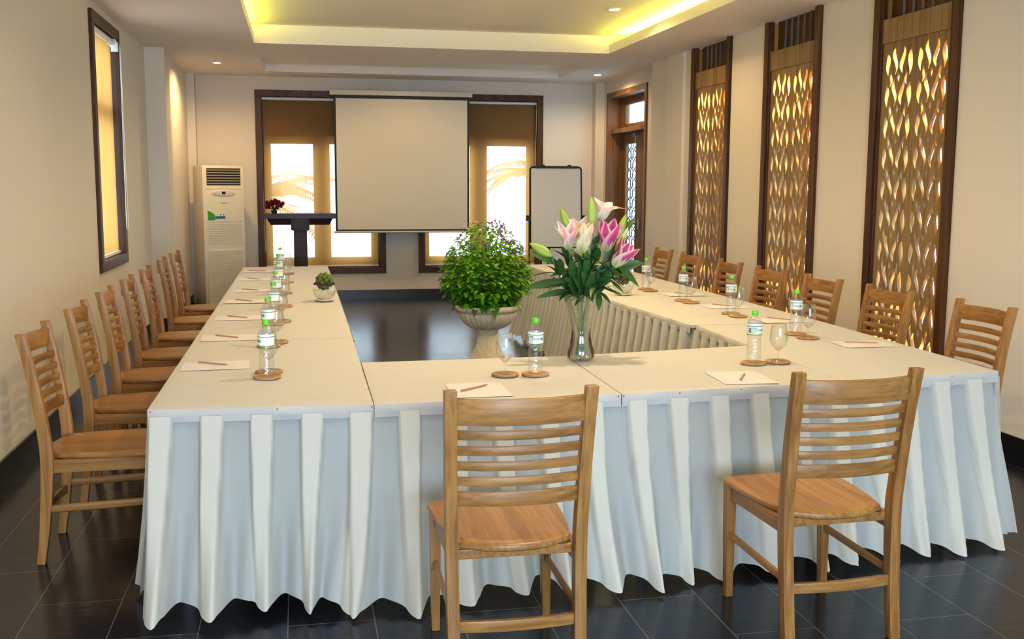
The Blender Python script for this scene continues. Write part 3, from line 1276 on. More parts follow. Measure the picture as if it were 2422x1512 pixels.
CHL = [4.77, 5.66, 6.48, 7.29, 8.13, 9.08, 9.98]
CHR = [4.95, 5.82, 6.61, 7.40, 8.17, 9.14, 9.89]
dl = [(0, y, 0.24, 0.26) for y in CHL]
drr = [(0, y, 0.24, 0.42) for y in CHR]
Lx0, Lx1 = -0.575, 0.265
FRONT = [(Lx0, 4.02), (0.264, 3.968), (1.264, 3.99), (2.301, 4.075), (3.135, 4.195)]
FS = [0.0]
for i in range(4):
    FS.append(FS[-1] + sqrt((FRONT[i + 1][0] - FRONT[i][0]) ** 2 + (FRONT[i + 1][1] - FRONT[i][1]) ** 2))
FS = [q / FS[-1] for q in FS]
make_table([(Lx0, 4.02), (0.262, 3.968), (0.268, 5.765), (Lx0, 5.765)],
           'cream-clothed table at the near left corner of the U, skirt facing the viewer', (0, 3),
           [([(Lx0, 5.765), (Lx0, 4.02)], dict(dents=dl, flare=0.05, seed=1, calm=0.4)),
            (FRONT, dict(seed=2, flare=0.17, rng=(0.0, FS[1])))], pins=[(-0.565, 4.012), (0.255, 3.962), (-0.1, 3.985)])
make_table([(0.2655, 3.968), (1.262, 3.99), (1.276, 4.955), (0.2715, 4.935)],
           'cream-clothed table at the front, behind the left foreground chair', (0, 2),
           [(FRONT, dict(seed=2, flare=0.17, rng=(FS[1], FS[2]))),
            ([(1.276, 4.955), (0.2715, 4.935)], dict(seed=4, flare=0.05, calm=0.5))], pins=[(0.70, 3.972), (1.25, 3.984)])
make_table([(1.266, 3.99), (2.30, 4.075), (2.322, 5.12), (1.280, 4.955)],
           'cream-clothed table at the front under the lily vase and right foreground paper', (0, 2),
           [(FRONT, dict(seed=2, flare=0.17, rng=(FS[2], FS[3]))),
            ([(2.322, 5.12), (1.280, 4.955)], dict(seed=6, flare=0.05, calm=0.5))], pins=[(1.272, 3.984), (1.52, 4.006), (1.80, 4.028)])
make_table([(2.302, 4.075), (3.135, 4.195), (3.19, 5.94), (2.345, 5.93)],
           'cream-clothed table at the near right corner of the U', (0, 1, 3),
           [(FRONT, dict(seed=2, flare=0.17, rng=(FS[3], 1.0))),
            ([(3.135, 4.195), (3.19, 5.94)], dict(dents=drr, flare=0.06, seed=8, calm=0.4)),
            ([(2.345, 5.935), (2.327, 5.11)], dict(seed=9, flare=0.06, period=0.14, calm=0.5))], pins=[(2.87, 4.152)])
make_table([(Lx0, 5.771), (0.268, 5.771), (0.268, 7.548), (Lx0, 7.548)],
           'cream-clothed table in the left arm, second from the near corner', (1, 3),
           [([(Lx0, 7.548), (Lx0, 5.771)], dict(dents=dl, flare=0.05, seed=10, calm=0.4)),
            ([(0.268, 5.771), (0.268, 7.548)], dict(seed=11, flare=0.08))])
make_table([(Lx0, 7.555), (0.268, 7.555), (0.268, 9.447), (Lx0, 9.447)],
           'cream-clothed table in the left arm under the flower bowl', (1, 3),
           [([(Lx0, 9.447), (Lx0, 7.555)], dict(dents=dl, flare=0.05, seed=12, calm=0.4)),
            ([(0.268, 7.555), (0.268, 9.447)], dict(seed=13, flare=0.08))])
make_table([(Lx0, 9.454), (0.268, 9.454), (0.268, 10.92), (Lx0, 10.92)],
           'cream-clothed table at the far end of the left arm, in front of the lectern', (1, 2, 3),
           [([(Lx0, 10.92), (Lx0, 9.454)], dict(dents=dl, flare=0.05, seed=14, calm=0.4)),
            ([(0.268, 9.454), (0.268, 10.92)], dict(seed=15, flare=0.08)),
            ([(0.268, 10.92), (Lx0, 10.92)], dict(seed=16, flare=0.08))])
make_table([(2.315, 5.943), (3.19, 5.943), (3.19, 7.49), (2.235, 7.49)],
           'cream-clothed table in the right arm, second from the near corner', (1, 3),
           [([(3.19, 5.943), (3.19, 7.49)], dict(dents=drr, flare=0.06, seed=17, calm=0.4)),
            ([(2.235, 7.50), (2.315, 5.935)], dict(seed=18, flare=0.08, period=0.14, calm=0.5))])
make_table([(2.235, 7.493), (3.19, 7.493), (3.19, 9.15), (2.32, 9.15)],
           'cream-clothed table in the right arm behind the lily bouquet', (1, 3),
           [([(3.19, 7.493), (3.19, 9.15)], dict(dents=drr, flare=0.06, seed=19, calm=0.4)),
            ([(2.32, 9.16), (2.235, 7.485)], dict(seed=20, flare=0.10, period=0.14, calm=0.5))])
make_table([(2.36, 9.153), (3.20, 9.153), (3.20, 10.85), (2.345, 10.85)],
           'cream-clothed table at the far end of the right arm, in front of the flip chart', (1, 2, 3),
           [([(3.20, 9.153), (3.20, 10.85)], dict(dents=drr, flare=0.06, seed=21, calm=0.4)),
            ([(3.20, 10.85), (2.345, 10.85)], dict(seed=22, flare=0.10)),
            ([(2.345, 10.85), (2.36, 9.14)], dict(seed=23, flare=0.12, period=0.14, calm=0.5))])


# ------------------------------------------------------------------ chairs
def post_ring(x, y, z, wx, wy, tilt):
    c, s = cos(tilt), sin(tilt)
    return [(x + sx * wx / 2, y + sy * wy / 2 * c, z + sy * wy / 2 * s) for sx, sy in ((-1, -1), (1, -1), (1, 1), (-1, 1))]


POST = [(-0.252, 0.0, 0.034, 0.205), (-0.232, 0.14, 0.040, 0.206), (-0.216, 0.30, 0.047, 0.208), (-0.208, 0.42, 0.050, 0.209),
        (-0.209, 0.50, 0.049, 0.210), (-0.221, 0.62, 0.046, 0.213), (-0.239, 0.75, 0.042, 0.216), (-0.262, 0.88, 0.039, 0.219), (-0.284, 0.985, 0.036, 0.222)]


def post_at(z):
    for i in range(len(POST) - 1):
        a, c = POST[i], POST[i + 1]
        if a[1] <= z <= c[1]:
            t = (z - a[1]) / (c[1] - a[1])
            return a[0] + (c[0] - a[0]) * t, a[3] + (c[3] - a[3]) * t
    return POST[-1][0], POST[-1][3]


def rail(zc, h, th, bow, z_edge=0.0):
    y, xx = post_at(zc)
    hw = xx - 0.016
    rings = []
    n = 14
    lean = -0.20
    for k in range(n + 1):
        t = -1 + 2 * k / n
        x = hw * t
        yy = y + 0.006 - bow * (1 - t * t)
        rings.append([(x, yy - th / 2 - lean * -h / 2, zc - h / 2), (x, yy + th / 2 - lean * -h / 2, zc - h / 2),
                      (x, yy + th / 2 + lean * h / 2, zc + h / 2), (x, yy - th / 2 + lean * h / 2, zc + h / 2)])
    return MB().loft(rings)


def make_chair():
    root = empty('slat_back_chair')
    # seat outline
    out = []
    fw, fy = 0.232, 0.285
    rwid, ry = 0.186, -0.172

    def corner(cx, cy, r, a0, a1, n=6):
        return [(cx + r * cos(a0 + (a1 - a0) * k / n), cy + r * sin(a0 + (a1 - a0) * k / n)) for k in range(n + 1)]
    out += corner(fw - 0.045, fy - 0.045, 0.045, 0, pi / 2)
    out += [(0.09, fy + 0.004), (0, fy + 0.006), (-0.09, fy + 0.004)]
    out += corner(-fw + 0.045, fy - 0.045, 0.045, pi / 2, pi)
    out += [(-0.222, 0.05), (-0.206, -0.08)]
    out += corner(-rwid + 0.03, ry + 0.015, 0.032, pi, 1.5 * pi, 4)
    out += [(-rwid * cos(pi / 2 * 0) + 0 + rwid * k / 5 * 1.0, ry - 0.022 - 0.045 * sin(pi / 2 * k / 5)) for k in range(2, 6)]
    out += [(rwid * k / 5, ry - 0.022 - 0.045 * cos(pi / 2 * k / 5)) for k in range(1, 4)]
    out += corner(rwid - 0.03, ry + 0.015, 0.032, -pi / 2, 0, 4)
    out += [(0.206, -0.08), (0.222, 0.05)]
    b = MB()
    rings = []
    zt, zb2 = 0.472, 0.447

    def dish(x, y):
        return -0.007 * max(0, 1 - (x / 0.2) ** 2) * max(0, 1 - ((y - 0.02) / 0.24) ** 2)
    for sc, z in ((0.975, zb2), (0.995, zb2 + 0.005), (1.0, zb2 + 0.013), (0.99, zt - 0.004), (0.965, zt)):
        rings.append([(x * sc, (y - 0.05) * sc + 0.05, z) for x, y in out])
    for sc in (0.8, 0.55, 0.3, 0.08):
        rings.append([(x * sc, (y - 0.05) * sc + 0.05, zt + dish(x * sc, (y - 0.05) * sc + 0.05)) for x, y in out])
    b.loft(rings)
    b.obj('seat', M['oak1'], root, smooth='auto')
    for sx in (-1, 1):
        rings = [post_ring(sx * (a[3]), a[0], a[1], 0.040, a[2], 0) for a in POST]
        MB().loft(rings).obj('leg', M['oak2'], root, bevel=0.004, smooth='auto')
        rings = [post_ring(sx * 0.205, 0.238, 0.0, 0.029, 0.030, 0), post_ring(sx * 0.204, 0.246, 0.25, 0.036, 0.038, 0), post_ring(sx * 0.203, 0.25, 0.447, 0.040, 0.042, 0)]
        MB().loft(rings).obj('leg', M['oak2'], root, bevel=0.003, smooth='auto')
    rail(0.915, 0.083, 0.020, 0.040).obj('back_rail', M['oak0'], root, bevel=0.005, smooth='auto')
    for zc in (0.838, 0.787, 0.736, 0.685):
        rail(zc, 0.030, 0.019, 0.034).obj('back_slat', M['oak0'], root, bevel=0.006, smooth='auto')
    rail(0.627, 0.048, 0.019, 0.032).obj('back_slat', M['oak0'], root, bevel=0.006, smooth='auto')
    b = MB()
    for sx in (-1, 1):
        rings = []
        for (x, y) in ((0.200, -0.19), (0.200, 0.24)):
            rings.append([(sx * (x - 0.010), y, 0.392), (sx * (x + 0.010), y, 0.392), (sx * (x + 0.010), y, 0.447), (sx * (x - 0.010), y, 0.447)])
        b.loft(rings)
    b.box(-0.19, 0.19, 0.235, 0.258, 0.392, 0.447)
    b.box(-0.19, 0.19, -0.190, -0.172, 0.415, 0.447)
    b.obj('apron', M['oak1'], root, bevel=0.003)
    for sx in (-1, 1):
        rings = []
        for (x, y, z) in ((0.206, -0.218, 0.235), (0.204, 0.24, 0.25)):
            rings.append([(sx * x + 0.0095 * cos(2 * pi * k / 8), y, z + 0.017 * sin(2 * pi * k / 8)) for k in range(8)])
        MB().loft(rings).obj('stretcher', M['oak1'], root, smooth='auto')
    y, xx = post_at(0.21)
    rings = []
    for k in range(11):
        t = -1 + 2 * k / 10
        yy = y - 0.018 * (1 - t * t)
        rings.append([(xx * 0.92 * t, yy - 0.010, 0.190), (xx * 0.92 * t, yy + 0.010, 0.190), (xx * 0.92 * t, yy + 0.010, 0.228), (xx * 0.92 * t, yy - 0.010, 0.228)])
    MB().loft(rings).obj('stretcher', M['oak0'], root, bevel=0.005, smooth='auto')
    return root


chair = make_chair()
rc = random.Random(5)
places = []
places.append((0.655, 3.355, 0.0, 'oak slat-back chair in the left foreground, back to the viewer'))
places.append((1.833, 3.46, radians(2), 'oak slat-back chair in the right foreground, back to the viewer'))
LL = ['oak chair nearest the viewer in the row by the left wall', 'second oak chair in the left row, just behind the nearest one', 'third oak chair from the near end of the left row',
      'oak chair in the middle of the left row of seven', 'third oak chair from the far end of the left row', 'second oak chair from the far end of the left row', 'oak chair farthest away in the left row, by the air conditioner']
for i, y in enumerate(CHL):
    places.append((-0.853, y, radians(-90 + rc.uniform(-2, 2)), LL[i]))
RL = ['oak chair nearest the viewer in the right row, beyond the table corner', 'second oak chair in the right row, in front of the nearest carved screen', 'third oak chair from the near end of the right row',
      'oak chair in the middle of the right row, before the middle carved screen', 'third oak chair from the far end of the right row', 'second oak chair from the far end of the right row', 'oak chair farthest away in the right row, near the door']
CRX = [3.315, 3.285, 3.255, 3.245, 3.235, 3.265, 3.265]
for i, y in enumerate(CHR):
    places.append((CRX[i], y, radians(90 + rc.uniform(-2, 2)), RL[i]))
for k, (x, y, rz, lab) in enumerate(places):
    o = chair if k == 0 else dup(chair)
    o.location = (x, y, 0)
    o.rotation_euler = (0, 0, rz)
    tag(o, lab, 'chair', 'oak slat-back chairs around the tables')


# ------------------------------------------------------------------ place settings
def bend_text(me, r, a0, z0):
    for v in me.vertices:
        a = a0 + v.co.x / r
        z = z0 + v.co.y
        v.co = (r * sin(a), -r * cos(a), z)


def sleeve(b, r, a0, a1, z0, z1, n=None):
    n = n or max(2, int(abs(a1 - a0) / 0.12))
    b.grid(lambda u, v: (r * sin(a0 + (a1 - a0) * u), -r * cos(a0 + (a1 - a0) * u), z0 + (z1 - z0) * v), n, 1)


def make_bottle():
    root = empty('water_bottle')
    prof = [(0.012, 0.004), (0.026, 0.0), (0.031, 0.004), (0.033, 0.014), (0.0335, 0.024)]
    for k in range(5):
        z = 0.03 + k * 0.017
        w = [0.0335, 0.0331, 0.0326, 0.0318, 0.0312][k]
        prof += [(w, z), (w + 0.0013, z + 0.006), (w, z + 0.013)]
    prof += [(0.0305, 0.118), (0.0335, 0.128), (0.0345, 0.134), (0.0345, 0.186), (0.0335, 0.192), (0.0285, 0.204), (0.0205, 0.214), (0.0145, 0.220), (0.0130, 0.224), (0.0130, 0.230)]

    def fl(a, z):
        return 0.05 * cos(5 * a) * max(0, 1 - z / 0.022)
    b = MB()
    b.lathe(prof, 40, fl)
    b.obj('bottle_body', M['pet'], root, smooth='auto', fixn=False)
    b = MB()
    b.lathe([(0.001, 0.226), (0.0150, 0.226), (0.0155, 0.230), (0.0155, 0.243), (0.0145, 0.246), (0.001, 0.246)], 30, lambda a, z: 0.02 * cos(30 * a) if z < 0.243 else 0)
    b.obj('cap', M['lime'], root, smooth='auto')
    r = 0.0352
    b = MB()
    b.m = 0
    sleeve(b, r, 0, 2 * pi, 0.133, 0.186, 48)
    b.m = 1
    sleeve(b, r + .0003, 0, 2 * pi, 0.1735, 0.1765, 48)
    sleeve(b, r + .0003, 0, 2 * pi, 0.1335, 0.1365, 48)
    b.m = 2
    sleeve(b, r + .0003, 0, 2 * pi, 0.1365, 0.1385, 48)
    b.m = 3
    sleeve(b, r + .0003, -0.95, -0.42, 0.141, 0.167)
    b.m = 1
    sleeve(b, r + .0004, -0.95, -0.35, 0.1665, 0.1695)
    b.m = 4
    for k in range(9):
        a = -1.45 + k * 0.045
        sleeve(b, r + .0004, a, a + (0.02 if k % 2 else 0.03), 0.144, 0.168, 1)
    b.m = 5
    for k in range(4):
        sleeve(b, r + .0004, 0.0 + k * 0.16, 0.12 + k * 0.16, 0.1425, 0.1440, 1)
    lab = b.obj('label_sleeve', [M['label'], M['green'], M['yellow'], M['mint'], M['navy'], M['grey']], root, smooth=True, fixn=False)
    me = text_mesh('Dasani', 0.0165)
    bend_text(me, r + .0006, 0.14, 0.1585)
    me.materials.clear()
    me.materials.append(M['navy'])
    o = bpy.data.objects.new('label_text', me)
    COL.objects.link(o)
    o.parent = lab
    b = MB()
    c0, z0 = 0.82, 0.157
    pts = [(r + .0007) * 1.0]
    vs = [((r + .0007) * sin(c0), -(r + .0007) * cos(c0), z0)]
    n = 12
    for k in range(n):
        q = (0.0095 if k % 2 == 0 else 0.0048)
        a = c0 + q * cos(2 * pi * k / n) / r
        vs.append(((r + .0007) * sin(a), -(r + .0007) * cos(a), z0 + q * sin(2 * pi * k / n)))
    b.add(vs, [(0, 1 + k, 1 + (k + 1) % n) for k in range(n)])
    b.obj('label_leaf', M['leafg'], lab, fixn=False)
    return root


def make_glass():
    root = empty('stemmed_glass')
    b = MB()
    b.lathe([(0.0005, 0.0035), (0.012, 0.0045), (0.030, 0.0015), (0.0335, 0.0), (0.0335, 0.0012), (0.030, 0.0032), (0.012, 0.0065), (0.006, 0.011), (0.0045, 0.020), (0.0042, 0.034),
             (0.0055, 0.044), (0.009, 0.052)], 36)
    b.obj('stem', M['glass'], root, smooth=True, fixn=False)
    b = MB()
    b.lathe([(0.001, 0.050), (0.009, 0.0525), (0.022, 0.064), (0.034, 0.080), (0.0405, 0.096), (0.0420, 0.108), (0.0405, 0.130), (0.0365, 0.158), (0.0325, 0.183),
             (0.0315, 0.183), (0.0355, 0.158), (0.0393, 0.130), (0.0408, 0.108), (0.0393, 0.096), (0.033, 0.081), (0.021, 0.0655), (0.009, 0.0545), (0.001, 0.053)], 44)
    b.obj('bowl', M['glass'], root, smooth=True, fixn=False)
    return root


def make_coaster():
    b = MB()
    b.lathe([(0.001, 0.0), (0.056, 0.0), (0.060, 0.002), (0.061, 0.006), (0.060, 0.010), (0.056, 0.0115), (0.049, 0.0115), (0.047, 0.0085), (0.001, 0.0085)], 44)
    return b.obj('round_coaster', M['coaster'], smooth='auto', fixn=True)


def make_paper(w, h):
    b = MB()
    b.grid(lambda u, v: ((u - .5) * w, (v - .5) * h, 0.0006), 12, 8)
    sheet = b.obj('note_sheet', M['paper'], fixn=False)
    b = MB()
    for k in range(5):
        x = -w / 2 + 0.02 + k * 0.009
        b.add([(x, h / 2 - 0.02, 0.0011), (x + 0.006, h / 2 - 0.02, 0.0011), (x + 0.006, h / 2 - 0.016, 0.0011), (x, h / 2 - 0.016, 0.0011)], [(0, 1, 2, 3)])
    b.obj('printed_heading', M['grey'], sheet, fixn=False)
    return sheet


def make_pencil():
    root = empty('pencil')
    L = 0.175
    b = MB()
    b.tube([(-L / 2, 0, 0.0038), (L / 2 - 0.018, 0, 0.0038)], 0.0038, 6)
    b.obj('barrel', M['pencil'], root)
    b = MB()
    b.tube([(L / 2 - 0.018, 0, 0.0038), (L / 2 - 0.004, 0, 0.0038)], [0.0036, 0.001], 6)
    b.obj('sharpened_cone', M['coaster'], root)
    b = MB()
    b.tube([(L / 2 - 0.005, 0, 0.0038), (L / 2, 0, 0.0038)], [0.0012, 0.0003], 6)
    b.tube([(-L / 2 - 0.0004, 0, 0.0038), (-L / 2, 0, 0.0038)], [0.0015, 0.0015], 6)
    b.obj('lead', M['lead'], root)
    return root


TT = TZ + 0.0012
btl, gls, cst, ppr, pcl = make_bottle(), make_glass(), make_coaster(), make_paper(0.30, 0.235), make_pencil()
used = set()


def put(proto, loc, rz, label, cat, group):
    o = proto if proto.name not in used else dup(proto)
    used.add(proto.name)
    o.location = loc
    o.rotation_euler = (0, 0, rz)
    return tag(o, label, cat, group)


def setting(bot, gla, pap, pen, where, brot, prz):
    z = TT + 0.0005
    if bot:
        put(cst, (bot[0], bot[1], z), 0.3, f'round wooden coaster under the water bottle at {where}', 'coaster', 'round wooden coasters')
        put(btl, (bot[0], bot[1], z + 0.0087), brot, f'green-capped water bottle at {where}', 'bottle', 'water bottles on the tables')
    if gla:
        put(cst, (gla[0], gla[1], z), 1.3, f'round wooden coaster under the empty glass at {where}', 'coaster', 'round wooden coasters')
        put(gls, (gla[0], gla[1], z + 0.0087), 0, f'empty stemmed glass at {where}', 'glass', 'stemmed glasses on the tables')
    if pap:
        put(ppr, (pap[0], pap[1], z), prz, f'white note sheet at {where}', 'paper', 'note sheets on the tables')
    if pen:
        (x0, y0), (x1, y1) = pen
        put(pcl, ((x0 + x1) / 2, (y0 + y1) / 2, z + 0.0022), atan2(y1 - y0, x1 - x0), f'brown pencil on the note sheet at {where}', 'pencil', 'pencils on the note sheets')


setting((1.005, 4.433), (0.872, 4.446), (0.70, 4.15), ((0.617, 4.11), (0.768, 4.24)), 'the front place left of the lily vase', radians(-8), radians(-90))
setting((2.083, 4.534), (2.214, 4.549), (1.88, 4.22), ((1.847, 4.145), (1.936, 4.30)), 'the front place right of the lily vase', radians(12), radians(-94))
WL = ['the nearest place on the left arm', 'the second place along the left arm', 'the third place along the left arm', 'the middle place on the left arm',
      'the fifth place along the left arm', 'the sixth place along the left arm', 'the farthest place on the left arm']
BL = [(-0.155, 4.57), (-0.172, 5.47), (-0.165, 6.34), (-0.170, 7.16), (-0.170, 8.05), (-0.190, 8.96), (-0.186, 9.84)]
PLx = [(-0.486, 5.02, -0.336, 4.91), (-0.478, 5.92, -0.33, 5.79), (-0.473, 6.79, -0.322, 6.66), (-0.478, 7.75, -0.333, 7.61), (-0.473, 8.53, -0.324, 8.42), (-0.488, 9.55, -0.333, 9.38), (-0.487, 10.37, -0.341, 10.31)]
GX = [-0.150, -0.135, -0.125, -0.120, -0.128, -0.125, -0.125]
for i in range(7):
    x, y = BL[i]
    p = PLx[i]
    pm = ((p[0] + p[2]) / 2, (p[1] + p[3]) / 2)
    setting((x, y), (GX[i], y + (0.125 if i else 0.128)), (pm[0] + 0.015, pm[1] + (-0.02 if i else -0.03)), ((p[0], p[1]), (p[2], p[3])), WL[i], radians(-95 + 8 * (i % 3)), radians(2))
WR = ['the nearest place on the right arm', 'the second place along the right arm', 'the third place along the right arm', 'the farthest place on the right arm']
BR = [((2.74, 5.423), (2.735, 5.262)), ((2.757, 6.375), (2.749, 6.240)), ((2.727, 7.174), (2.738, 7.035)), ((2.731, 8.027), (2.724, 7.888))]
PR = [((2.858, 5.09), (3.023, 5.017)), ((2.905, 6.14), (3.00, 6.00)), ((2.85, 6.90), (2.94, 6.77)), ((2.86, 7.70), (2.94, 7.56))]
PP = [(2.935, 5.03), (2.94, 6.02), (2.90, 6.80), (2.90, 7.62)]
for i in range(4):
    setting(BR[i][0], BR[i][1], PP[i], PR[i], WR[i], radians([-35, -30, -28, -25][i]), radians(-2))


# ------------------------------------------------------------------ leaves, petals
def leaf(b, base, d, up, L, w, droop, c0, c1, n=7, fold=0.25, shape=0.8):
    """lance or heart shaped leaf, slightly folded along the midrib"""
    d = Vector(d).normalized()
    up = Vector(up)
    sd = d.cross(up)
    if sd.length < 1e-4:
        sd = d.cross(Vector((1, 0, 0.3)))
    sd.normalize()
    nn = sd.cross(d).normalized()
    base = Vector(base)
    vs, cs = [], []
    for k in range(n + 1):
        t = k / n
        p = base + d * L * t - Vector((0, 0, 1)) * droop * L * t * t
        ww = w * 0.5 * (sin(pi * t ** shape) ** 0.85 if 0 < t < 1 else 0.0)
        c = [c0[i] * (1 - t) + c1[i] * t for i in range(3)]
        vs += [p - sd * ww + nn * ww * fold, p, p + sd * ww + nn * ww * fold]
        cs += [c, [q * 1.25 for q in c], c]
    fs = []
    for k in range(n):
        o = 3 * k
        fs += [(o, o + 1, o + 4, o + 3), (o + 1, o + 2, o + 5, o + 4)]
    b.add(vs, fs, cs)


def bloom(b, base, axis, L, rad, openness, inner, outer, edge, n=6, curl=0.5, w=0.50, seed=0, rib=None):
    """trumpet lily : petals rising from the base round the axis and curling out at the tips"""
    rnd = random.Random(seed)
    ax = Vector(axis).normalized()
    s = ax.cross(Vector((0.3, 1, 0.2))).normalized()
    t2 = ax.cross(s).normalized()
    base = Vector(base)
    for k in range(n):
        a = 2 * pi * k / n + 0.2
        lay = 1.0 if k % 2 == 0 else 0.86
        op = openness * rnd.uniform(0.8, 1.2)
        ll = L * rnd.uniform(0.94, 1.04)
        e = s * cos(a) + t2 * sin(a)
        f = ax.cross(e)
        W = L * w * (1.0 if k % 2 == 0 else 0.8)

        def pt(u, v, e=e, f=f, lay=lay, op=op, ll=ll, W=W):
            r = rad * (0.14 + 0.95 * sin(min(1, u * 1.15) * pi / 2) ** 0.9) * lay + op * L * max(0, u - 0.35) ** 1.8
            h = ll * u - op * L * curl * max(0, u - 0.55) ** 2
            q = (v - 0.5) * 2
            ww = W * 0.5 * (sin(pi * min(1, (u * 0.93 + 0.07)) ** 0.85) ** 0.8)
            if u >= 0.999:
                ww = 0.0008
            ang = q * ww
            cupr = r - (q * q) * ww * ww * 0.5 / max(0.012, r) + 0.08 * ww * abs(q)
            p = base + ax * h + e * cupr + f * ang
            return tuple(p)

        def cf(u, v):
            q = abs(v - 0.5) * 2
            g = clamp01(1 - q * 1.25)
            c = [outer[i] * (1 - g) + inner[i] * g for i in range(3)]
            if q > 0.72:
                c = list(edge)
            if rib and q < 0.16:
                c = list(rib)
            gb = clamp01(1 - u * 3.2)
            gr = (0.40, 0.50, 0.14)
            return [c[i] * (1 - gb) + gr[i] * gb for i in range(3)]
        b.grid(pt, 12, 8, cf)


def bud(b, base, tip, r, c0, c1):
    base, tip = Vector(base), Vector(tip)
    ax = (tip - base)
    L = ax.length
    ax.normalize()
    s = ax.cross(Vector((0.2, 1, 0.1))).normalized()
    t2 = ax.cross(s)
    n = 18
    vs, cs = [], []
    m_ = 14
    for i in range(m_ + 1):
        t = i / m_
        rr = r * (sin(pi * (0.06 + 0.92 * t) ** 0.85) ** 0.8)
        for k in range(n):
            a = 2 * pi * k / n
            q = rr * (1 + 0.07 * cos(6 * a))
            vs.append(tuple(base + ax * L * t + s * q * cos(a) + t2 * q * sin(a)))
            g = clamp01(t * 1.2 + 0.3 * cos(6 * a))
            cs.append([c0[j] * (1 - g) + c1[j] * g for j in range(3)])
    fs = [(i * n + k, i * n + (k + 1) % n, (i + 1) * n + (k + 1) % n, (i + 1) * n + k) for i in range(m_) for k in range(n)]
    b.add(vs, fs, cs)


# ------------------------------------------------------------------ crystal vase with lilies
VX, VY = 1.312, 4.80
root = empty('crystal_vase', (VX, VY, TT))
tag(root, 'tall ribbed crystal vase with ruby streaks holding the lilies on the front table', 'vase')
prof = [(0.048, 0.0), (0.058, 0.006), (0.065, 0.025), (0.062, 0.050), (0.052, 0.080), (0.047, 0.115), (0.047, 0.150), (0.053, 0.190), (0.062, 0.230), (0.073, 0.270), (0.083, 0.305)]


def vprof(z):
    for i in range(len(prof) - 1):
        if prof[i][1] <= z <= prof[i + 1][1]:
            t = (z - prof[i][1]) / (prof[i + 1][1] - prof[i][1])
            return prof[i][0] * (1 - t) + prof[i + 1][0] * t
    return prof[-1][0]


def vase_wall(sc):
    rings = []
    n = 96
    for i in range(31):
        z = 0.305 * i / 30
        ring = []
        for k in range(n):
            a = 2 * pi * k / n
            r = vprof(z) * (1 + 0.045 * abs(cos(6 * a)) ** 0.6 * (1 - 0.5 * z / 0.3)) * sc
            zz = z + (0.013 * abs(cos(4 * a)) - 0.004) * max(0, (i - 24) / 6)
            ring.append((r * cos(a), r * sin(a), zz))
        rings.append(ring)
    return rings


b = MB()
b.loft(vase_wall(1.0), True, False)
b.obj('outer_wall', M['crystal'], root, smooth=True, fixn=False)
b = MB()
b.loft(vase_wall(0.90), True, False)
b.obj('inner_wall', M['crystal'], root, smooth=True, fixn=False)
b = MB()
b.lathe([(0.001, 0.004), (0.046, 0.004), (0.052, 0.012), (0.050, 0.022), (0.001, 0.024)], 48, lambda a, z: 0.05 * cos(12 * a))
b.obj('thick_base', M['crystal'], root, smooth=False, fixn=False)
for a0 in (radians(196), radians(-46), radians(76), radians(120)):
    b = MB()

    def ruby(u, v, a0=a0):
        z = 0.012 + u * 0.150
        w = 0.26 * sin(pi * (0.12 + 0.86 * u)) ** 0.8 * (1 - 0.45 * u)
        a = a0 + (v - .5) * 2 * w
        r = vprof(z) * 1.055
        return (r * cos(a), r * sin(a), z)
    b.grid(ruby, 18, 5)
    b.obj('ruby_streak', M['rubyg'], root, smooth=True, fixn=False)
b = MB()
b.lathe([(0.001, 0.026)] + [(vprof(z) * 0.88, z) for z in (0.026, 0.05, 0.08, 0.115, 0.15, 0.19, 0.2)] + [(0.001, 0.2)], 40)
b.obj('water', M['water'], root, smooth='auto', fixn=False)

PXM = 0.00205


def lp(px, py, dy=0.0):
    """spot in the bouquet : metres across and up from the vase foot, dy in depth"""
    return Vector(((px - 1373) * PXM + dy * 0.27, dy, (855 - py) * PXM * 0.995))


GR = (0.30, 0.46, 0.05)
GT = (0.52, 0.62, 0.16)
MAG = (0.50, 0.035, 0.22)
PNK = (0.72, 0.30, 0.48)
WHT = (0.84, 0.72, 0.76)
IVY = (0.86, 0.80, 0.55)
DKG = (0.009, 0.034, 0.008)
MDG = (0.022, 0.068, 0.012)
rl = random.Random(3)


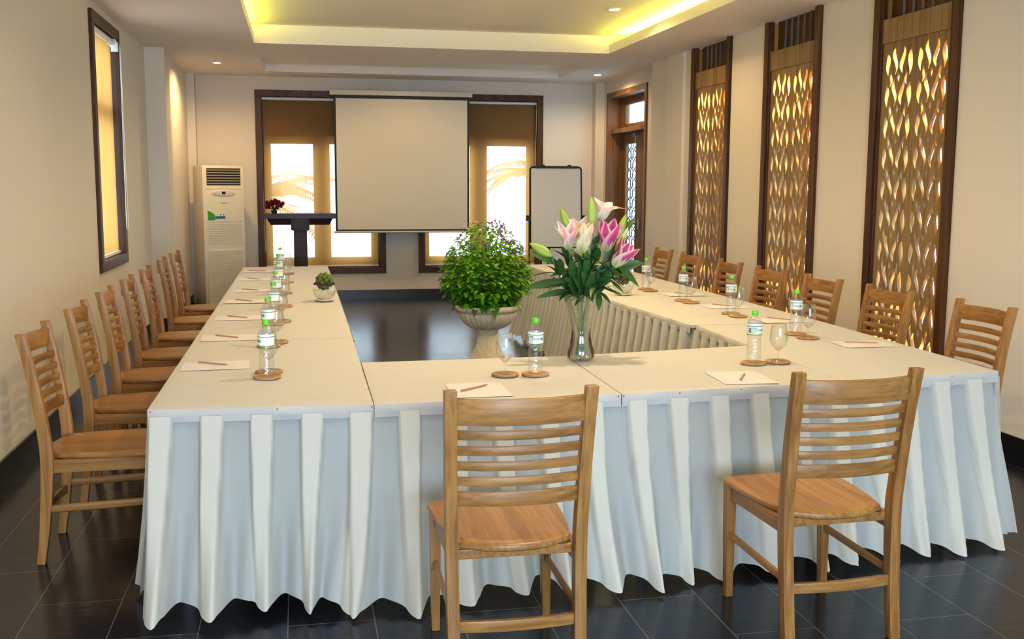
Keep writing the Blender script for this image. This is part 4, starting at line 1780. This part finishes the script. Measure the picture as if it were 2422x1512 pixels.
def lily_stem(label, pts, blooms=(), buds=(), leaves=12, seed=0, extra=()):
    rnd = random.Random(seed)
    root = empty('lily', (VX, VY, TT))
    pts = [Vector(p) for p in pts]
    # smooth the stem
    fine = []
    for i in range(len(pts) - 1):
        p0, p1, p2, p3 = pts[max(0, i - 1)], pts[i], pts[i + 1], pts[min(len(pts) - 1, i + 2)]
        for k in range(6):
            t = k / 6
            fine.append(0.5 * ((2 * p1) + (p2 - p0) * t + (2 * p0 - 5 * p1 + 4 * p2 - p3) * t * t + (3 * p1 - p0 - 3 * p2 + p3) * t ** 3))
    fine.append(pts[-1])
    b = MB()
    b.tube(fine, 0.0042, 7)
    for (q0, q1) in [(x[0], x[1]) for x in extra]:
        b.tube([q0, (Vector(q0) + Vector(q1)) / 2 + Vector((0, 0, -0.004)), q1], 0.003, 6)
    b.obj('stem', M['dstem'], root, smooth=True)
    for args in blooms:
        b = MB()
        bloom(b, *args[:3], **args[3])
        b.obj('bloom', M['petal'], root, smooth=True, fixn=False)
        if args[4] if len(args) > 4 else False:
            pass
    for (q0, q1, r, c0, c1) in buds:
        b = MB()
        bud(b, q0, q1, r, c0, c1)
        b.obj('bud', M['petal'], root, smooth=True, fixn=False)
    b = MB()
    for k in range(leaves):
        t = rnd.uniform(0.40, 0.90)
        p = fine[int(t * (len(fine) - 1))]
        if p.z < 0.285:
            p = Vector((p.x, p.y, 0.285 + rnd.uniform(0, 0.06)))
        a = rnd.uniform(0, 2 * pi)
        el = rnd.uniform(-0.1, 1.1)
        d = (cos(a) * cos(el), sin(a) * cos(el), sin(el))
        g = rnd.uniform(0.7, 1.5)
        L = rnd.uniform(0.10, 0.17)
        leaf(b, p, d, (0, 0, 1), L, L * rnd.uniform(0.20, 0.32), rnd.uniform(0.1, 0.6), [c * g for c in DKG], [c * g for c in MDG])
    for (q0, q1, w) in [(x[0], x[1], x[2]) for x in extra if len(x) > 2]:
        pass
    o = b.obj('foliage', M['dleaf'], root, smooth=True, fixn=False)
    tag(root, label, 'lily', 'lilies in the crystal vase')
    return root, b


def base_pt(k):
    a = 2 * pi * k / 7
    return (0.024 * cos(a), 0.024 * sin(a), 0.028)


def through(k, tx):
    return (tx * 0.10, 0.02 * cos(k * 2.1), 0.17), (tx * 0.34, 0.028 * cos(k * 2.1), 0.30)


def stem_to(k, end):
    e = Vector(end)
    a, c = through(k, e.x)
    return [base_pt(k), a, c, (e.x * 0.72, e.y * 0.7, 0.30 + (e.z - 0.30) * 0.5), end]


e = lp(1300, 606, -0.05)
lily_stem('lily stem leaning far left with one big closed pale-green bud', stem_to(0, e), buds=[(e, lp(1250, 577, -0.07), 0.0215, GT, GR)], leaves=13, seed=1)
e = lp(1341, 592, -0.04)
lily_stem('lily with a pink-throated white bloom and a green bud above it, left of the bouquet', stem_to(1, e),
          blooms=[(e, (-0.12, -0.25, 1), 0.135, dict(rad=0.036, openness=0.55, inner=PNK, outer=WHT, edge=(0.85, 0.75, 0.62), seed=3))],
          buds=[(lp(1338, 540, -0.0), lp(1321, 499, -0.01), 0.0175, GT, GR)], leaves=13, seed=2, extra=[(e, lp(1338, 540, 0))])
e = lp(1374, 600, -0.07)
lily_stem('lily with a slim half-closed ivory bloom in the middle of the bouquet', stem_to(2, e),
          blooms=[(e, (0.10, -0.10, 1), 0.145, dict(rad=0.029, openness=0.12, inner=(0.84, 0.66, 0.50), outer=(0.84, 0.68, 0.60), edge=IVY, seed=5, rib=(0.66, 0.60, 0.15)))], leaves=13, seed=3)
e = lp(1372, 588, 0.05)
lily_stem('lily with a tall upright green bud and a pale open bloom behind the ivory one', stem_to(3, lp(1397, 545, -0.02)),
          blooms=[(lp(1372, 575, 0.06), (-0.12, 0.15, 1), 0.125, dict(rad=0.03, openness=0.9, inner=(0.80, 0.58, 0.58), outer=(0.82, 0.68, 0.68), edge=(0.84, 0.74, 0.68), seed=6))],
          buds=[(lp(1397, 545, -0.02), lp(1393, 473, -0.03), 0.0215, GT, (0.42, 0.58, 0.10))], leaves=11, seed=4, extra=[(lp(1385, 640, 0.02), lp(1372, 575, 0.06))])
e = lp(1416, 530, 0.03)
lily_stem('lily with a wide open white bloom at the top of the bouquet', stem_to(4, e),
          blooms=[(e, (0.25, -0.15, 1), 0.125, dict(rad=0.030, openness=1.15, inner=(0.84, 0.70, 0.74), outer=(0.86, 0.78, 0.80), edge=(0.88, 0.82, 0.76), curl=0.9, seed=8, rib=(0.74, 0.70, 0.40)))], leaves=11, seed=5)
e = lp(1430, 597, -0.05)
lily_stem('lily with an upright magenta bloom and a green bud on the right of the bouquet', stem_to(5, e),
          blooms=[(e, (0.06, -0.18, 1), 0.155, dict(rad=0.044, openness=0.40, inner=MAG, outer=(0.62, 0.11, 0.34), edge=(0.78, 0.50, 0.58), seed=9))],
          buds=[(lp(1458, 570, -0.01), lp(1478, 512, -0.01), 0.0185, GT, GR)], leaves=12, seed=6, extra=[(e, lp(1458, 570, -0.01))])
e = lp(1449, 632, -0.08)
lily_stem('lily with a magenta bloom tilting right and a long pale bud', stem_to(6, e),
          blooms=[(e, (0.62, -0.12, 0.85), 0.145, dict(rad=0.037, openness=0.30, inner=MAG, outer=(0.60, 0.12, 0.32), edge=(0.80, 0.62, 0.52), seed=12))],
          buds=[(lp(1454, 598, -0.02), lp(1483, 543, -0.02), 0.0170, (0.50, 0.58, 0.16), (0.66, 0.62, 0.30))], leaves=12, seed=7, extra=[(e, lp(1454, 598, -0.02))])

# long leaves that set the outline of the bouquet, grown on two leafy side shoots
LEAVES = [  # base, tip, width, depth
    ((1352, 668), (1237, 678), 0.040, -0.10), ((1345, 688), (1265, 702), 0.026, -0.08), ((1338, 690), (1303, 700), 0.018, -0.06), ((1350, 640), (1298, 655), 0.022, 0.0),
    ((1320, 630), (1246, 600), 0.040, 0.02), ((1318, 632), (1250, 584), 0.030, 0.06), ((1345, 640), (1330, 585), 0.034, -0.04), ((1358, 650), (1322, 583), 0.040, -0.06),
    ((1365, 690), (1345, 610), 0.046, -0.08), ((1380, 690), (1385, 590), 0.044, -0.10), ((1372, 700), (1366, 615), 0.042, -0.09), ((1392, 690), (1372, 640), 0.04, -0.1),
    ((1400, 680), (1440, 620), 0.05, -0.05), ((1405, 690), (1455, 628), 0.048, -0.08), ((1415, 640), (1518, 623), 0.045, -0.05), ((1430, 660), (1523, 626), 0.036, 0.0),
    ((1410, 620), (1484, 666), 0.016, -0.12), ((1450, 618), (1510, 680), 0.032, -0.13), ((1412, 610), (1394, 600), 0.03, 0.0), ((1400, 588), (1414, 560), 0.030, 0.0),
    ((1402, 615), (1404, 580), 0.030, -0.02), ((1425, 640), (1448, 580), 0.034, 0.02), ((1470, 560), (1500, 522), 0.030, 0.03), ((1415, 690), (1414, 735), 0.028, -0.10),
    ((1418, 692), (1443, 718), 0.018, -0.10), ((1420, 682), (1472, 700), 0.014, -0.08), ((1440, 664), (1475, 695), 0.016, -0.06), ((1335, 692), (1318, 712), 0.01, -0.06),
    ((1395, 680), (1420, 655), 0.05, -0.11), ((1362, 700), (1340, 670), 0.04, -0.1), ((1385, 705), (1400, 640), 0.040, -0.11), ((1340, 665), (1312, 668), 0.028, -0.05),
    ((1378, 640), (1352, 600), 0.04, 0.02), ((1390, 650), (1402, 590), 0.036, 0.03), ((1425, 680), (1440, 640), 0.05, 0.04), ((1350, 700), (1330, 640), 0.05, 0.04),
    ((1375, 690), (1390, 640), 0.055, 0.02), ((1400, 700), (1430, 668), 0.05, 0.03), ((1360, 690), (1370, 650), 0.06, 0.0), ((1388, 700), (1410, 650), 0.06, -0.03)]
LEAVES += [((1376, 698), (1352, 655), 0.042, -0.10), ((1394, 696), (1414, 640), 0.044, -0.11), ((1366, 680), (1330, 655), 0.036, -0.11), ((1404, 672), (1446, 650), 0.040, -0.11)]
for half, lab in ((0, 'leafy green lily side shoot spreading left without blooms'), (1, 'leafy green lily side shoot spreading right without blooms')):
    root = empty('lily', (VX, VY, TT))
    b = MB()
    sx = -1 if half == 0 else 1
    stem_top = lp(1373 + sx * 22, 640, -0.02)
    b.tube([(sx * 0.012, -0.012, 0.03), (sx * 0.010, -0.014, 0.17), (sx * 0.022, -0.018, 0.30), stem_top], 0.0045, 7)
    for (q, tip, w, dy) in LEAVES:
        if (q[0] < 1380) == (half == 0):
            bp = lp(q[0], q[1], dy * 0.4)
            b.tube([(sx * 0.022, -0.018, max(0.29, bp.z - 0.06)), bp], 0.0022, 5)
    b.obj('stem', M['stemg'], root, smooth=True)
    b = MB()
    for (q, tip, w, dy) in LEAVES:
        if (q[0] < 1380) == (half == 0):
            p0, p1 = lp(q[0], q[1], dy * 0.4), lp(tip[0], tip[1], dy)
            d = p1 - p0
            L = d.length
            g = rl.uniform(0.7, 1.7)
            dro = 0.10
            d = d + Vector((0, 0, dro * L))
            upv = (rl.uniform(-.4, .4), -1.0, rl.uniform(0.2, 0.9))
            leaf(b, p0, d, upv, d.length, w * 1.15, dro, [c * g for c in DKG], [c * g for c in MDG], n=10, fold=0.18, shape=0.9)
    b.obj('foliage', M['dleaf'], root, smooth=True, fixn=False)
    tag(root, lab, 'lily', 'lilies in the crystal vase')


# ------------------------------------------------------------------ stone urn with flowering bush
UX, UY = 1.515, 8.50
root = empty('stone_urn', (UX, UY, 0))
tag(root, 'fluted cast-stone pedestal urn standing on the floor inside the U', 'urn')
fl = lambda a, z: 0.085 * abs(sin(14 * a)) ** 0.7 * min(1, max(0, (0.556 - z) / 0.02))
b = MB()
b.box(-0.17, 0.17, -0.17, 0.17, 0, 0.075)
b.obj('plinth', M['stone'], root, bevel=0.008)
b = MB()
b.lathe([(0.160, 0.075), (0.162, 0.10), (0.150, 0.125), (0.155, 0.14), (0.135, 0.19), (0.108, 0.24), (0.090, 0.29), (0.080, 0.345), (0.078, 0.36)], 96, lambda a, z: (0.02 * abs(sin(14 * a)) if 0.145 < z < 0.35 else 0))
b.obj('foot', M['stone'], root, smooth='auto', fixn=False)
b = MB()
b.lathe([(0.080, 0.36), (0.085, 0.375), (0.088, 0.39), (0.094, 0.405), (0.098, 0.412)], 48)
b.obj('collar', M['stone'], root, smooth=True, fixn=False)
b = MB()
b.lathe([(0.095, 0.410), (0.135, 0.425), (0.175, 0.452), (0.205, 0.490), (0.226, 0.53), (0.238, 0.558)], 120, fl)
b.obj('bowl', M['stone'], root, smooth='auto', fixn=False)
b = MB()
b.lathe([(0.238, 0.555), (0.246, 0.560), (0.268, 0.572), (0.278, 0.590), (0.276, 0.610), (0.265, 0.617), (0.245, 0.612), (0.235, 0.590)], 64)
b.obj('rim', M['stone'], root, smooth=True, fixn=False)
b = MB()
b.lathe([(0.001, 0.597), (0.24, 0.590)], 40)
b.obj('soil', M['soil'], root, fixn=False)

root = empty('wishbone_flower_bush', (UX - 0.02, UY, 0.595))
tag(root, 'rounded light-green bush with tiny purple flowers growing in the stone urn', 'plant')
rb = random.Random(21)
b = MB()
bs = MB()
flowers = []


def dome(a, t):
    """silhouette radius at height t in 0..1"""
    H = 0.70
    z = t * H
    if t < 0.30:
        r = 0.20 + 0.145 * sin(t / 0.30 * pi / 2)
    else:
        r = 0.345 * sqrt(max(0.0, 1 - ((t - 0.30) / 0.72) ** 2)) ** 1.15
    return r * (1 + 0.08 * sin(3 * a + 1) + 0.05 * sin(7 * a + 4 * t)), z


for k in range(60):
    a = rb.uniform(0, 2 * pi)
    t = rb.uniform(0.25, 0.97)
    r, z = dome(a, t)
    r *= rb.uniform(0.35, 0.98)
    r0 = rb.uniform(0.02, 0.16)
    bs.tube([(r0 * cos(a), r0 * sin(a), 0), ((r0 * 0.5 + r * 0.5) * cos(a), (r0 * 0.5 + r * 0.5) * sin(a), z * 0.6), (r * cos(a), r * sin(a), z)], 0.0022, 4)
bs.obj('stems', M['stemg'], root, smooth=True, fixn=False)
for k in range(4800):
    a = rb.uniform(0, 2 * pi)
    t = rb.random() ** 0.9
    dens = 1.0 if t < 0.55 else 1.0 - (t - 0.55) * 1.75
    if rb.random() > dens:
        continue
    r, z = dome(a, t)
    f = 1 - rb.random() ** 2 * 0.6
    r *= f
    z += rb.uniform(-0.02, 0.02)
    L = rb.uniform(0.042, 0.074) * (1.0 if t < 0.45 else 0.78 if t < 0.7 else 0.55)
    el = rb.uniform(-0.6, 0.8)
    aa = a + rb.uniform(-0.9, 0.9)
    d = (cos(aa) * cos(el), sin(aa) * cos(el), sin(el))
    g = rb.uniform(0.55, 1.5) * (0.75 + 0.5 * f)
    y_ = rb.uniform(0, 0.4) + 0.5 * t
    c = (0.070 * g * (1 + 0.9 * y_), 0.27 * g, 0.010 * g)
    leaf(b, (r * cos(a), r * sin(a), z), d, (0, 0, 1), L, L * 0.74, 0.25, c, [q * 0.85 for q in c], n=4, fold=0.15, shape=0.62)
for k in range(22):
    a = rb.uniform(0, 2 * pi)
    r = 0.24 + rb.uniform(0, 0.05)
    leaf(b, (r * cos(a), r * sin(a), rb.uniform(0.0, 0.05)), (cos(a), sin(a), -0.6), (0, 0, 1), 0.07, 0.05, 0.5, (0.07, 0.19, 0.012), (0.06, 0.16, 0.012), n=4, fold=0.15, shape=0.62)
b.obj('foliage', M['leaf'], root, smooth=True, fixn=False)


def make_flower(cols):
    b = MB()
    for k in range(5):
        a = 2 * pi * k / 5
        leaf(b, (0, 0, 0.004), (cos(a), sin(a), 0.45), (0, 0, 1), 0.014, 0.013, 0.35, cols[0], cols[1], n=3, shape=0.75)
    b.col = cols[2]
    b.tube([(0, 0, -0.014), (0, 0, 0.004)], [0.002, 0.0045], 6)
    return b.mesh('flower', M['petal'], True, fixn=False)


FM = [make_flower([(0.30, 0.10, 0.48), (0.13, 0.012, 0.28), (0.35, 0.18, 0.5)]), make_flower([(0.55, 0.38, 0.62), (0.48, 0.22, 0.55), (0.5, 0.4, 0.6)]), make_flower([(0.10, 0.01, 0.22), (0.20, 0.03, 0.38), (0.2, 0.1, 0.4)])]
nf = 0
while nf < 96:
    a = rb.uniform(0, 2 * pi)
    t = rb.uniform(0.55, 1.0) if rb.random() < 0.85 else rb.uniform(0.1, 0.4)
    x = cos(a)
    if rb.random() > 0.62 + 0.38 * x:
        continue
    r, z = dome(a, min(1, t))
    r = r * rb.uniform(0.90, 1.10) + (0.03 if t > 0.9 else 0)
    o = bpy.data.objects.new('flower', FM[rb.choice([0, 0, 2, 1]) if x > -0.2 else rb.choice([1, 1, 0])])
    COL.objects.link(o)
    o.parent = root
    o.location = (r * cos(a), r * sin(a), z + 0.012)
    o.rotation_euler = (rb.uniform(-0.9, 0.9), rb.uniform(-0.9, 0.9), rb.uniform(0, 6))
    o.scale = [rb.uniform(0.95, 1.45)] * 3
    nf += 1


# ------------------------------------------------------------------ glass bowls with green flower balls
def make_posy():
    root = empty('green_ball_posy')
    b = MB()
    R0 = 0.060
    pts = []
    n = 34
    for k in range(n):
        z = 1 - 2 * (k + .5) / n
        a = k * 2.39996
        q = sqrt(1 - z * z)
        pts.append((q * cos(a), q * sin(a), z))
    for p in pts:
        g = random.Random(hash(p) % 1000).uniform(0.8, 1.25) if False else 0.8 + 0.4 * abs(sin(p[0] * 7 + p[2] * 5))
        b.col = (0.10 * g, 0.16 * g, 0.022 * g)
        c = [q * R0 * 0.80 for q in p]
        b.ball(c, 0.0185, 10, 8)
    b.col = (0.02, 0.045, 0.01)
    b.ball((0, 0, 0), R0 * 0.86, 16, 12)
    b.obj('leaf_ball', M['leaf'], root, smooth=True, fixn=False)
    for k in range(16):
        a = 2 * pi * k / 16
        b = MB()
        b.col = (0.085, 0.003, 0.10)
        rr = 0.064 + 0.006 * sin(k * 2.3)
        for q in range(5):
            b.ball((rr * cos(a) + 0.007 * cos(q * 1.26), rr * sin(a) + 0.007 * sin(q * 1.26), -0.016 + 0.006 * sin(k * 1.7) + 0.003 * (q % 2)), 0.0065, 6, 5)
        b.obj('purple_floret', M['petal'], root, smooth=True, fixn=False)
    return root


def make_bowl():
    root = empty('glass_bowl')
    b = MB()
    pr = []
    for k in range(13):
        a = -pi / 2 + 0.35 + (pi * 0.80) * k / 12
        pr.append((0.082 * cos(a), 0.071 + 0.072 * sin(a)))
    b.lathe([(0.001, pr[0][1])] + pr, 48)
    b.obj('bowl_wall', M['glass'], root, smooth=True, fixn=False)
    b = MB()
    wt = [(0.95 * r, z) for r, z in pr if z < 0.085]
    b.lathe([(0.001, wt[0][1] + 0.002)] + wt + [(0.001, wt[-1][1])], 40)
    b.obj('water', M['water'], root, smooth='auto', fixn=False)
    return root


def make_saucer():
    b = MB()
    b.lathe([(0.001, 0.004), (0.035, 0.004), (0.045, 0.006), (0.068, 0.012), (0.072, 0.0145), (0.073, 0.013), (0.066, 0.007), (0.045, 0.0), (0.001, 0.0)], 44)
    return b.obj('white_saucer', M['saucer'], smooth=True)


sau, bow, pos = make_saucer(), make_bowl(), make_posy()
for (x, y, who) in ((0.160, 7.60, 'on the left arm of the tables'), (2.425, 7.66, 'on the right arm')):
    put(sau, (x, y, TT), 0, f'white saucer under the round flower bowl {who}', 'saucer', 'saucers under the flower bowls')
    put(bow, (x, y, TT + 0.0045), 0, f'round clear glass bowl of water {who}', 'bowl', 'glass flower bowls')
    put(pos, (x, y, TT + 0.0045 + 0.138), 0.4, f'green ball posy with a purple floret ring {who}', 'flowers', 'posies in the glass bowls')


# ------------------------------------------------------------------ lectern and its pot
LY = 12.6
root = empty('lectern', (0.0, LY, 0))
tag(root, 'dark wooden T-shaped lectern standing before the left back window', 'lectern')
b = MB()
b.box(-0.412, 0.408, -0.20, 0.24, 1.205, 1.262)
b.obj('top_edge', M['dktop'], root, bevel=0.004)
b = MB()
rings = []
for z, hw, d0_, d1_ in ((1.130, 0.335, -0.14, 0.17), (1.205, 0.375, -0.185, 0.22)):
    rings.append([(-hw, d0_, z), (hw, d0_, z), (hw, d1_, z), (-hw, d1_, z)])
b.loft(rings)
b.obj('top_tray', M['dkwood'], root, bevel=0.003)
b = MB()
b.box(-0.105, 0.105, -0.20, -0.05, 1.07, 1.205)
b.box(-0.085, 0.085, -0.215, -0.05, 1.065, 1.206)
b.obj('bracket', M['dkwood'], root, bevel=0.003)
b = MB()
rings = []
for z, hw in ((0.06, 0.088), (0.6, 0.080), (1.14, 0.074)):
    rings.append([(-hw, -0.15, z), (hw, -0.15, z), (hw, 0.10, z), (-hw, 0.10, z)])
b.loft(rings)
b.obj('column', M['dkwood'], root, bevel=0.003)
b = MB()
b.box(-0.26, 0.26, -0.24, 0.24, 0, 0.06)
b.obj('base', M['dkwood'], root, bevel=0.006)

root = empty('red_flower_pot', (-0.295, LY - 0.03, 1.262))
tag(root, 'small dark pot of deep red flowers on the left end of the lectern', 'potted plant')
b = MB()
b.lathe([(0.001, 0), (0.030, 0), (0.038, 0.035), (0.036, 0.035), (0.001, 0.032)], 24)
b.obj('pot', M['dirtpot'], root, smooth='auto')
b = MB()
rr_ = random.Random(4)
for k in range(60):
    a = rr_.uniform(0, 2 * pi)
    el = rr_.uniform(-0.1, 1.3)
    g = rr_.uniform(0.6, 1.4)
    leaf(b, (0.01 * cos(a), 0.01 * sin(a), 0.03 + rr_.uniform(0, 0.03)), (cos(a) * cos(el), sin(a) * cos(el), sin(el)), (0, 0, 1), rr_.uniform(0.04, 0.08), 0.022, 0.3, (0.04 * g, 0.09 * g, 0.012), (0.05 * g, 0.11 * g, 0.012), n=4)
b.obj('foliage', M['leaf'], root, smooth=True, fixn=False)
for k in range(15):
    a = 2.4 * k
    r = 0.019 * sqrt(k) + 0.01
    z = 0.150 - 0.75 * r + 0.02 * sin(k * 3)
    b = MB()
    b.col = (0.13, 0.004, 0.014)
    b.ball((0, 0, 0), 0.022, 8, 6)
    for q in range(14):
        aa = 2.4 * q
        el = 1.4 - q * 0.09
        g = 0.7 + 0.5 * abs(sin(q * 1.7 + k))
        leaf(b, (0, 0, 0), (cos(aa) * cos(el), sin(aa) * cos(el), sin(el)), (0, 0, 1), 0.042, 0.034, 0.2, (0.16 * g, 0.004, 0.018), (0.28 * g, 0.008, 0.03), n=3)
    b.obj('red_bloom', M['petal'], root, smooth=True, fixn=False, loc=(r * cos(a) * 1.3, r * sin(a), z))

# ------------------------------------------------------------------ projector screen
SY = 14.42
root = empty('projector_screen', (1.385, SY, 2.86))
tag(root, 'pull-down projector screen with black border hanging before the back windows', 'projector screen')
b = MB()
b.box(-0.965, 0.965, -0.045, 0.045, -0.068, 0.0)
b.obj('case', M['case'], root, bevel=0.010, smooth='auto')
b = MB()
for sx in (-0.7, 0.7):
    b.box(sx - 0.02, sx + 0.02, -0.02, 0.375, -0.055, -0.025)
b.obj('wall_bracket', M['steel'], root)
b = MB()
b.box(-0.912, 0.925, -0.004, 0.004, -1.897, -0.06)
b.obj('border', M['matteblack'], root)
b = MB()
b.box(-0.885, 0.897, -0.0065, 0.0, -1.868, -0.110)
b.obj('projection_surface', M['screen'], root)
b = MB()
b.tube([(-0.935, 0, -1.903), (0.945, 0, -1.903)], 0.014, 12)
b.obj('bottom_bar', M['case'], root, smooth='auto')

# ------------------------------------------------------------------ flip chart
FY = 12.5
root = empty('flip_chart', (3.085, FY, 0), 0)
tag(root, 'whiteboard flip chart easel with black frame, in front of the right back window', 'flip chart')
zb0, zt0 = 0.842, 1.815
tl = 0.06   # lean back


def fcp(x, z, off=0.0):
    return (x + (0.010 if z > 1.2 else -0.010), (z - zb0) * tl + off, z)


b = MB()
W2, W2b = 0.315, 0.322
o_ = [(-W2b, zb0), (W2b, zb0), (W2, zt0), (-W2, zt0)]
b.add([(x, (z - zb0) * tl + y, z) for y in (-0.006, 0.006) for x, z in o_], [(0, 1, 2, 3), (7, 6, 5, 4), (0, 4, 5, 1), (1, 5, 6, 2), (2, 6, 7, 3), (3, 7, 4, 0)])
b.obj('board', M['wboard'], root)
b = MB()
pts = []
for (cx_, cz_, a0) in ((-W2 + 0.03, zt0 - 0.03, pi), (W2 - 0.03, zt0 - 0.03, pi / 2)):
    for k in range(7):
        a = a0 - pi / 2 * k / 6
        pts.append((cx_ + 0.036 * cos(a), (zt0 - zb0) * tl - 0.004, cz_ + 0.036 * sin(a)))
pts = [(-W2b - 0.004, -0.004, zb0)] + pts + [(W2b + 0.004, -0.004, zb0), (-W2b - 0.004, -0.004, zb0)]
b.tube(pts, 0.012, 8)
b.obj('frame', M['matteblack'], root, smooth=True)
b = MB()
b.box(-0.26, 0.27, 0.03, 0.075, zt0 - 0.008, zt0 + 0.022)
for sx in (-0.16, 0.17):
    b.ball((sx, 0.05, zt0 + 0.025), 0.02, 10, 6, (1.4, 0.7, 0.6))
b.obj('paper_clamp', M['matteblack'], root, bevel=0.004)
for sx in (-1, 1):
    b = MB()
    b.tube([(sx * 0.335, 0.02, 1.22), (sx * 0.36, -0.12, 0.0)], 0.011, 8)
    b.obj('leg', M['matteblack'], root, smooth='auto')
    b = MB()
    b.box(sx * 0.345 - 0.03, sx * 0.345 + 0.03, 0.0, 0.04, 1.17, 1.235)
    b.obj('leg_bracket', M['matteblack'], root, bevel=0.004)
b = MB()
b.tube([(0, 0.078, 1.70), (0, 0.62, 0.0)], 0.011, 8)
b.obj('leg', M['matteblack'], root, smooth='auto')
b = MB()
b.tube([(0.325, -0.0, 1.195), (0.40, -0.06, 1.195), (0.46, -0.06, 1.195)], 0.013, 8)
b.obj('paper_arm', M['matteblack'], root, smooth='auto')

# ------------------------------------------------------------------ floor standing air conditioner
root = empty('air_conditioner', (-1.205, 13.86, 0), radians(24))
tag(root, 'tall cream floor-standing air conditioner in the far left corner', 'air conditioner')
w_, d_, h_ = 0.545, 0.36, 1.835
b = MB()
b.box(0, w_, 0.0, d_, 0.0, h_)
b.obj('cabinet', M['acbody'], root, bevel=0.012, smooth='auto')
b = MB()
b.box(0.045, w_ - 0.03, -0.012, 0.0, 0.06, 0.76)
b.obj('intake_panel', M['acbody'], root, bevel=0.004)
for k in range(36):
    pass
b = MB()
for k in range(30):
    z = 0.09 + k * 0.022
    b.box(0.06, w_ - 0.045, -0.0135, -0.011, z, z + 0.005)
b.obj('intake_grooves', M['acline'], root)
b = MB()
for k in range(11):
    z = 0.86 + k * 0.0225
    b.box(0.06, w_ - 0.045, -0.0022, 0.001, z, z + 0.003)
b.obj('upper_intake_grooves', M['acline'], root)
for zg in (1.115, 0.835, 1.535):
    b = MB()
    b.box(0.03, w_ - 0.02, -0.002, 0.001, zg, zg + 0.004)
    b.obj('panel_joint', M['acline'], root)
b = MB()
b.box(0.055, w_ - 0.045, -0.003, 0.006, 1.585, 1.800)
b.obj('outlet_recess', M['matteblack'], root)
for k in range(6):
    b = MB()
    z = 1.606 + k * 0.034
    rings = [[(x, -0.008, z - 0.006), (x, -0.003, z + 0.001), (x, -0.003, z + 0.007), (x, -0.008, z + 0.003)] for x in (0.058, w_ - 0.048)]
    b.loft(rings)
    b.obj('louver', M['acslat'], root)
b = MB()
rings = []
for sc, y in ((1.0, 0.0), (1.0, -0.006), (0.9, -0.010)):
    rings.append([(0.27 + 0.155 * sc * cos(2 * pi * k / 40), y, 1.487 + 0.036 * sc * sin(2 * pi * k / 40)) for k in range(40)])
b.loft(rings)
b.obj('control_panel', M['acbody'], root, smooth='auto')
b = MB()
b.box(0.245, 0.295, -0.0135, -0.009, 1.470, 1.504)
b.obj('display', M['matteblack'], root)
b = MB()
b.box(0.235, 0.315, -0.002, 0.001, 1.352, 1.366)
b.obj('brand_plate', M['acline'], root)
b = MB()
b.m = 0
b.add([(0.055, -0.002, 1.140), (0.152, -0.002, 1.140), (0.152, -0.002, 1.205), (0.115, -0.002, 1.235), (0.055, -0.002, 1.265)], [(0, 1, 2, 3, 4)])
b.m = 1
b.add([(0.155, -0.002, 1.158), (0.285, -0.002, 1.158), (0.285, -0.002, 1.190), (0.155, -0.002, 1.190)], [(0, 1, 2, 3)])
b.m = 2
b.add([(0.155, -0.0018, 1.190), (0.285, -0.0018, 1.190), (0.285, -0.0018, 1.232), (0.155, -0.0018, 1.232)], [(0, 1, 2, 3)])
for k, mi in ((0, 3), (1, 0), (2, 0)):
    b.m = mi
    cx_ = 0.180 + k * 0.042
    b.add([(cx_ + 0.012 * cos(2 * pi * q / 12), -0.0024, 1.208 + 0.012 * sin(2 * pi * q / 12)) for q in range(12)], [tuple(range(12))])
b.obj('energy_sticker', [M['stick_g'], M['stick_b'], M['label'], M['yellow']], root, fixn=False)

bpy.context.view_layer.update()
